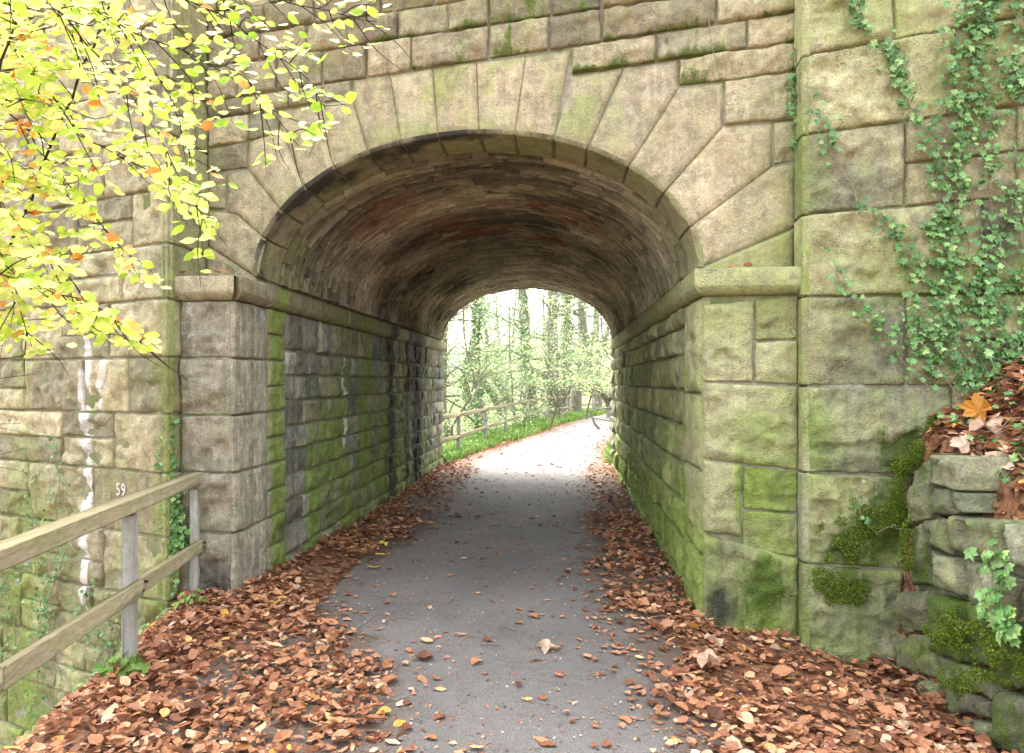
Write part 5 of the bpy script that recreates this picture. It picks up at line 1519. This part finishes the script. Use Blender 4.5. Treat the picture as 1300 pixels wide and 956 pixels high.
def wood_tree(px, Y, r, hgt, label, lean=0., ivy=False, crown=True, tl=.2, th=.9, per=55, low=1.2, name='tree', cr=2.2, x=None):
    x = (px - 650) / FPX * Y if x is None else x; z = gz(x, Y)
    B = np.array([x, Y, z - .2]); root = empty(name, (x, Y, z)); tag(root, label, 'tree')
    tp = B + np.array([lean * hgt, 0, hgt]); mid = (B + tp) / 2 + rng.normal(0, .12, 3)
    wv_ = .22 if r < .2 else .08
    pts = smooth_path([B, B * .9 + tp * .1 + rng.normal(0, wv_, 3), B * .75 + tp * .25 + rng.normal(0, wv_ * 1.5, 3), mid + rng.normal(0, wv_, 3), tp], .4, .03, int(px) % 97)
    ms = MB(); rad = np.linspace(r * 1.15, r * .35, len(pts)); rad[0] = r * 1.6; tube(ms, pts, rad, 10)
    cs, rs = [], []
    for k in range(16):
        i = int(len(pts) * rng.uniform(.10, .62)); i = min(i, len(pts) - 2); a = rng.uniform(0, 2 * pi); ln = rng.uniform(.9, 2.4) * (cr / 2.2)
        e = pts[i] + np.array([cos(a) * ln, sin(a) * ln, ln * rng.uniform(.0, .7)])
        l = smooth_path([pts[i], (pts[i] + e) / 2 + rng.normal(0, .12, 3), e], .25); tube(ms, l, np.linspace(rad[i] * .4, .012, len(l)), 6)
        for q in (.55, .8, 1.): cs.append(l[int((len(l) - 1) * q)] + rng.normal(0, .25, 3)); rs.append(rng.uniform(.35, .8))
    ms.build('trunk', M['bark'], root, origin=root.location)
    if crown:
        ml = MB(); cs = np.array(cs); cs[:, 2] = np.maximum(cs[:, 2], z + low)
        clump_leaves(ml, cs, rs, per * 2.6, .085, tl, th); ml.build('crown', M['wood_leaf'], root, smooth=False, origin=root.location)
    if ivy:
        n = 1500; t = rng.random(n) ** 1.1 * min(1, 4.5 / hgt + .25); i = np.clip((t * (len(pts) - 1)).astype(int), 0, len(pts) - 2); a = rng.uniform(0, 2 * pi, n)
        kp = fbm(np.stack([t * 7, np.cos(a) * .8, np.sin(a) * .8], 1), 2, int(px)) > -.12; t, i, a = t[kp], i[kp], a[kp]; n = len(t)
        P = pts[i] + np.stack([np.cos(a), np.sin(a), 0 * a], 1) * (rad[i] + rng.uniform(.0, .10, n))[:, None] + np.stack([0 * a, 0 * a, rng.uniform(-.2, .2, n)], 1)
        N = unit(np.stack([np.cos(a), np.sin(a), .5 + 0 * a], 1) + rng.normal(0, .4, (n, 3))); A = unit(np.array([0, 0, -1.]) + rng.normal(0, .5, (n, 3))); Yv = unit(np.cross(N, A)); Xv = unit(np.cross(Yv, N))
        mi = MB(); leaf_cloud(mi, IV[:3], P, Xv, Yv, rng.uniform(.09, .16, n), np.stack([rng.beta(2, 3, n), rng.random(n), rng.random(n)], 1))
        mi.build('ivy_cover', M['ivy'], root, smooth=False, origin=root.location)
    return root
wood_tree(593, 23, .10, 8, 'slender ivy-clad tree behind the left fence beyond the tunnel', .02, True, tl=.1, th=.6)
wood_tree(617, 27, .12, 10, 'ivy-hung tree second from the left beyond the tunnel', -.01, True, tl=.05, th=.5, low=3.)
wood_tree(570, 26, .14, 9, 'leafy tree at the left rim of the tunnel mouth', 0, False, tl=.3, th=.9)
wood_tree(680, 30, .22, 12, 'dark ivy-covered tree leaning left in the middle of the tunnel mouth', -.10, True, tl=.1, th=.7, low=3)
wood_tree(702, 31, .30, 13, 'stout pale grey trunk, tallest beyond the fence', -.012, False, tl=.2, th=.8, low=2.8)
wood_tree(733, 33, .25, 12, 'straight pale trunk right of the stoutest trunk', .004, False, tl=.2, th=.8, low=2.6)
wood_tree(719, 35, .26, 12, 'ivy-covered trunk between the two pale trunks', 0, True, tl=.1, th=.5, low=3)
wood_tree(752, 38, .15, 9, 'thin tree above the bend of the path', .05, False, tl=.4, th=1, low=1.5)
wood_tree(775, 30, .13, 8, 'arching bare-limbed tree at the right rim of the tunnel mouth', -.08, False, tl=.4, th=1, per=30, low=2.)
wood_tree(650, 40, .12, 9, 'pale yellowish tree far behind the fence', .03, False, tl=.6, th=1., low=1.)
wood_tree(630, 46, .14, 10, 'yellow-leaved tree farthest left in the wood', 0, False, tl=.6, th=1., low=1.)
wood_tree(668, 50, .16, 11, 'light green tree deep in the wood', 0, False, tl=.4, th=.9, low=1.)
wood_tree(600, 38, .16, 10, 'bushy tree deep behind the slender ivy-clad tree', 0, False, tl=.3, th=.9, low=.6)
wood_tree(690, 60, .2, 12, 'distant tree directly over the far end of the path', 0, False, tl=.4, th=1, low=1.)
wood_tree(760, 55, .2, 12, 'distant tree behind the right verge', 0, False, tl=.3, th=.9, low=1.)
wood_tree(0, 20, .22, 11, 'woodland tree on the left slope hidden beside the bridge', 0, False, x=-7)
wood_tree(0, 21, .22, 11, 'woodland tree on the right slope hidden beside the bridge', 0, False, x=8)
for k, (px_, Y_, lb) in enumerate(((578, 19, 'feathery sapling at the left rim of the far mouth behind the fence'), (608, 21, 'low leafy sapling just behind the second far post'), (640, 24, 'bushy sapling in front of the bare leaning trunks'),
        (664, 27, 'pale leafy sapling left of the dark leaning ivy tree'), (716, 27, 'sapling with spreading light leaves before the two pale trunks'), (745, 29, 'leafy sapling over the bend of the path'), (768, 24, 'overhanging leafy sapling on the right verge'), (778, 19, 'low hazel-like sapling hugging the right mouth of the tunnel'), (693, 24, 'thin sapling with high hanging sprays of leaves'))):
    wood_tree(px_, Y_, .035, 6.5, lb, rng.uniform(-.05, .05), False, tl=.25, th=1., per=30, low=.5 if px_ < 690 else 1.6, cr=1.5)
for k, (x_, Y_, lb) in enumerate(((-5.2, 18, 'added unseen tree left of the far mouth, its high crown shading the path'), (6.6, 18.5, 'added unseen tree right of the far mouth, its high crown shading the path'), (-4.6, 24, 'added unseen tree left of the path bend, its high crown shading the path'), (9.0, 25, 'added unseen tree right of the path bend, its high crown shading the path'))):
    wood_tree(40 * k, Y_, .24, 16, lb, .04 * (1 if x_ < 0 else -1), False, tl=.2, th=.8, per=22, low=6.5, cr=5.5, x=x_)  # trees added out of view, high crowns block skylight over the far path
# leaning bare trunks
for k, (a, b, c, d, Y, lb) in enumerate(((650, 520, 622, 470, 29, 'upper of two bare fallen trunks leaning left behind the fence'), (640, 528, 612, 482, 28, 'lower of two bare fallen trunks leaning left behind the fence'))):
    mb = MB(); tube(mb, smooth_path([P3(a, b, Y), P3((a + c) / 2, (b + d) / 2 - 2, Y), P3(c, d, Y)], .2, .02, k), np.linspace(.16, .11, 10)[0], 9)
    tag(mb.build('leaning_log', M['bark']), lb, 'fallen tree')
# understorey and far wood: uncountable
ml = MB(); cs, rs = [], []
for k in range(210):
    Y = rng.uniform(20, 34); x = path_l(Y) - rng.uniform(1.6, 9); r = rng.uniform(.25, .6); cs.append((x, Y, gz(x, Y) + r * .7 + rng.uniform(0, .6))); rs.append(r)
for k in range(60):
    Y = rng.uniform(17, 36); x = path_r(Y) + rng.uniform(.9, 5); r = rng.uniform(.3, .6); cs.append((x, Y, gz(x, Y) + r * .6 + rng.uniform(0, .5))); rs.append(r)
clump_leaves(ml, np.array(cs), rs, 150, .085, .2, 1.)
tag(ml.build('undergrowth', M['wood_leaf'], smooth=False), 'tangled undergrowth of shrubs and brambles behind the far fence', 'undergrowth', kind='stuff')
ml = MB(); cs, rs = [], []
for k in range(520):
    Y = rng.uniform(52, 95); x = rng.uniform(-.35, .5) * Y; cs.append((x, Y, gz(x, Y) + rng.uniform(.2, 13) )); rs.append(rng.uniform(.8, 2.0))
clump_leaves(ml, np.array(cs), rs, 26, .30, .3, 1.)
tag(ml.build('far_wood', M['wood_leaf'], smooth=False), 'pale green mass of the wood seen through the tunnel', 'wood', kind='stuff')
# grass on the verges
def blades(n, fx, label, hgt):
    y = 14. + (rng.random(n) ** 1.6) * 22; x = fx(y, n); z = terrain(x, y)
    a = rng.uniform(0, 2 * pi, n); h = rng.uniform(.4, 1.2, n) * hgt; w = rng.uniform(.006, .014, n) * (1 + (y - 14) * .06)
    dx, dy = np.cos(a), np.sin(a); ln = rng.normal(0, .35, (n, 2)) * h[:, None]
    V = np.zeros((n, 5, 3)); base = np.stack([x, y, z - .01], 1)
    side = np.stack([dx * w, dy * w, 0 * w], 1); tip = np.stack([ln[:, 0], ln[:, 1], h], 1)
    V[:, 0] = base - side; V[:, 1] = base + side; V[:, 2] = base + tip * np.array([.35, .35, .6]) + side * .8; V[:, 3] = base + tip * np.array([.35, .35, .6]) - side * .8; V[:, 4] = base + tip
    off = (np.arange(n) * 5)[:, None]; c = np.ones((n, 5, 4)); c[:, :, 0] = rng.random((n, 1)); c[:, :, 1] = rng.random((n, 1))
    mb = MB(); mb.add(V.reshape(-1, 3), (np.array([[0, 1, 2, 3]]) + off).reshape(-1, 4), c.reshape(-1, 4)); mb.f.append((np.array([[3, 2, 4]]) + off).reshape(-1, 3))
    # broad leaves (nettle, dock)
    m = n // 5; yy = 14. + (rng.random(m) ** 1.6) * 18; xx = fx(yy, m); P = np.stack([xx, yy, terrain(xx, yy) + rng.uniform(.03, hgt * .9, m)], 1)
    N = unit(np.array([0, -.4, .8]) + rng.normal(0, .4, (m, 3))); A = unit(rng.normal(0, 1, (m, 3))); Yv = unit(np.cross(N, A)); Xv = unit(np.cross(Yv, N))
    leaf_cloud(mb, QL, P, Xv, Yv, rng.uniform(.06, .13, m), np.stack([rng.random(m) * .8, rng.random(m), rng.random(m)], 1))
    tag(mb.build('grass', M['grass'], smooth=False, origin=(0, 0, 0)), label, 'grass', kind='stuff')
blades(9000, lambda y, n: path_l(y) - .12 - rng.random(n) ** 1.3 * 2.0, 'bright green grass and nettles between far fence and path', .22)
blades(6000, lambda y, n: path_r(y) + .10 + rng.random(n) ** 1.2 * 2.2, 'bright green grass verge right of the far path', .25)

# ------------------------------------------------------------------ light, world, camera
w = bpy.data.worlds.new('World'); SC.world = w; w.use_nodes = True
nt = w.node_tree; nt.nodes.clear()
sky = nt.nodes.new('ShaderNodeTexSky'); sky.sky_type = 'NISHITA'; sky.sun_disc = False
SUN_EL, SUN_AZ = R(60), R(335)       # azimuth clockwise from +Y
sky.sun_elevation = SUN_EL; sky.sun_rotation = SUN_AZ; sky.air_density = 1.0; sky.dust_density = 6.0; sky.ozone_density = .6
bg = nt.nodes.new('ShaderNodeBackground'); bg.inputs[1].default_value = .15
out = nt.nodes.new('ShaderNodeOutputWorld'); hs = nt.nodes.new('ShaderNodeHueSaturation'); hs.inputs['Saturation'].default_value = .22
nt.links.new(sky.outputs[0], hs.inputs['Color']); nt.links.new(hs.outputs[0], bg.inputs[0]); nt.links.new(bg.outputs[0], out.inputs[0])
sl = bpy.data.lights.new('sun', 'SUN'); sl.energy = .5; sl.angle = R(28); sl.color = (1, .95, .88)
so = bpy.data.objects.new('sun', sl); COL.objects.link(so)
d = Vector((sin(SUN_AZ) * cos(SUN_EL), cos(SUN_AZ) * cos(SUN_EL), sin(SUN_EL)))
so.rotation_euler = d.to_track_quat('Z', 'Y').to_euler(); so.location = (0, 0, 20)
cam = bpy.data.cameras.new('camera'); co = bpy.data.objects.new('camera', cam); COL.objects.link(co)
co.location = (0, 0, EYE); co.rotation_euler = (R(90), 0, 0)
cam.sensor_width = 36; cam.lens = FPX / 1300 * 36; cam.shift_y = (HZ - 478) / 1300; cam.clip_end = 1000
SC.camera = co
SC.view_settings.view_transform = 'Standard'; SC.view_settings.look = 'None'; SC.view_settings.exposure = 3.04; SC.view_settings.gamma = 1
try: SC.view_settings.use_curve_mapping = False
except Exception: pass
SC.cycles.max_bounces = 8; SC.cycles.diffuse_bounces = 5; SC.cycles.transparent_max_bounces = 4
SC.cycles.use_denoising = True
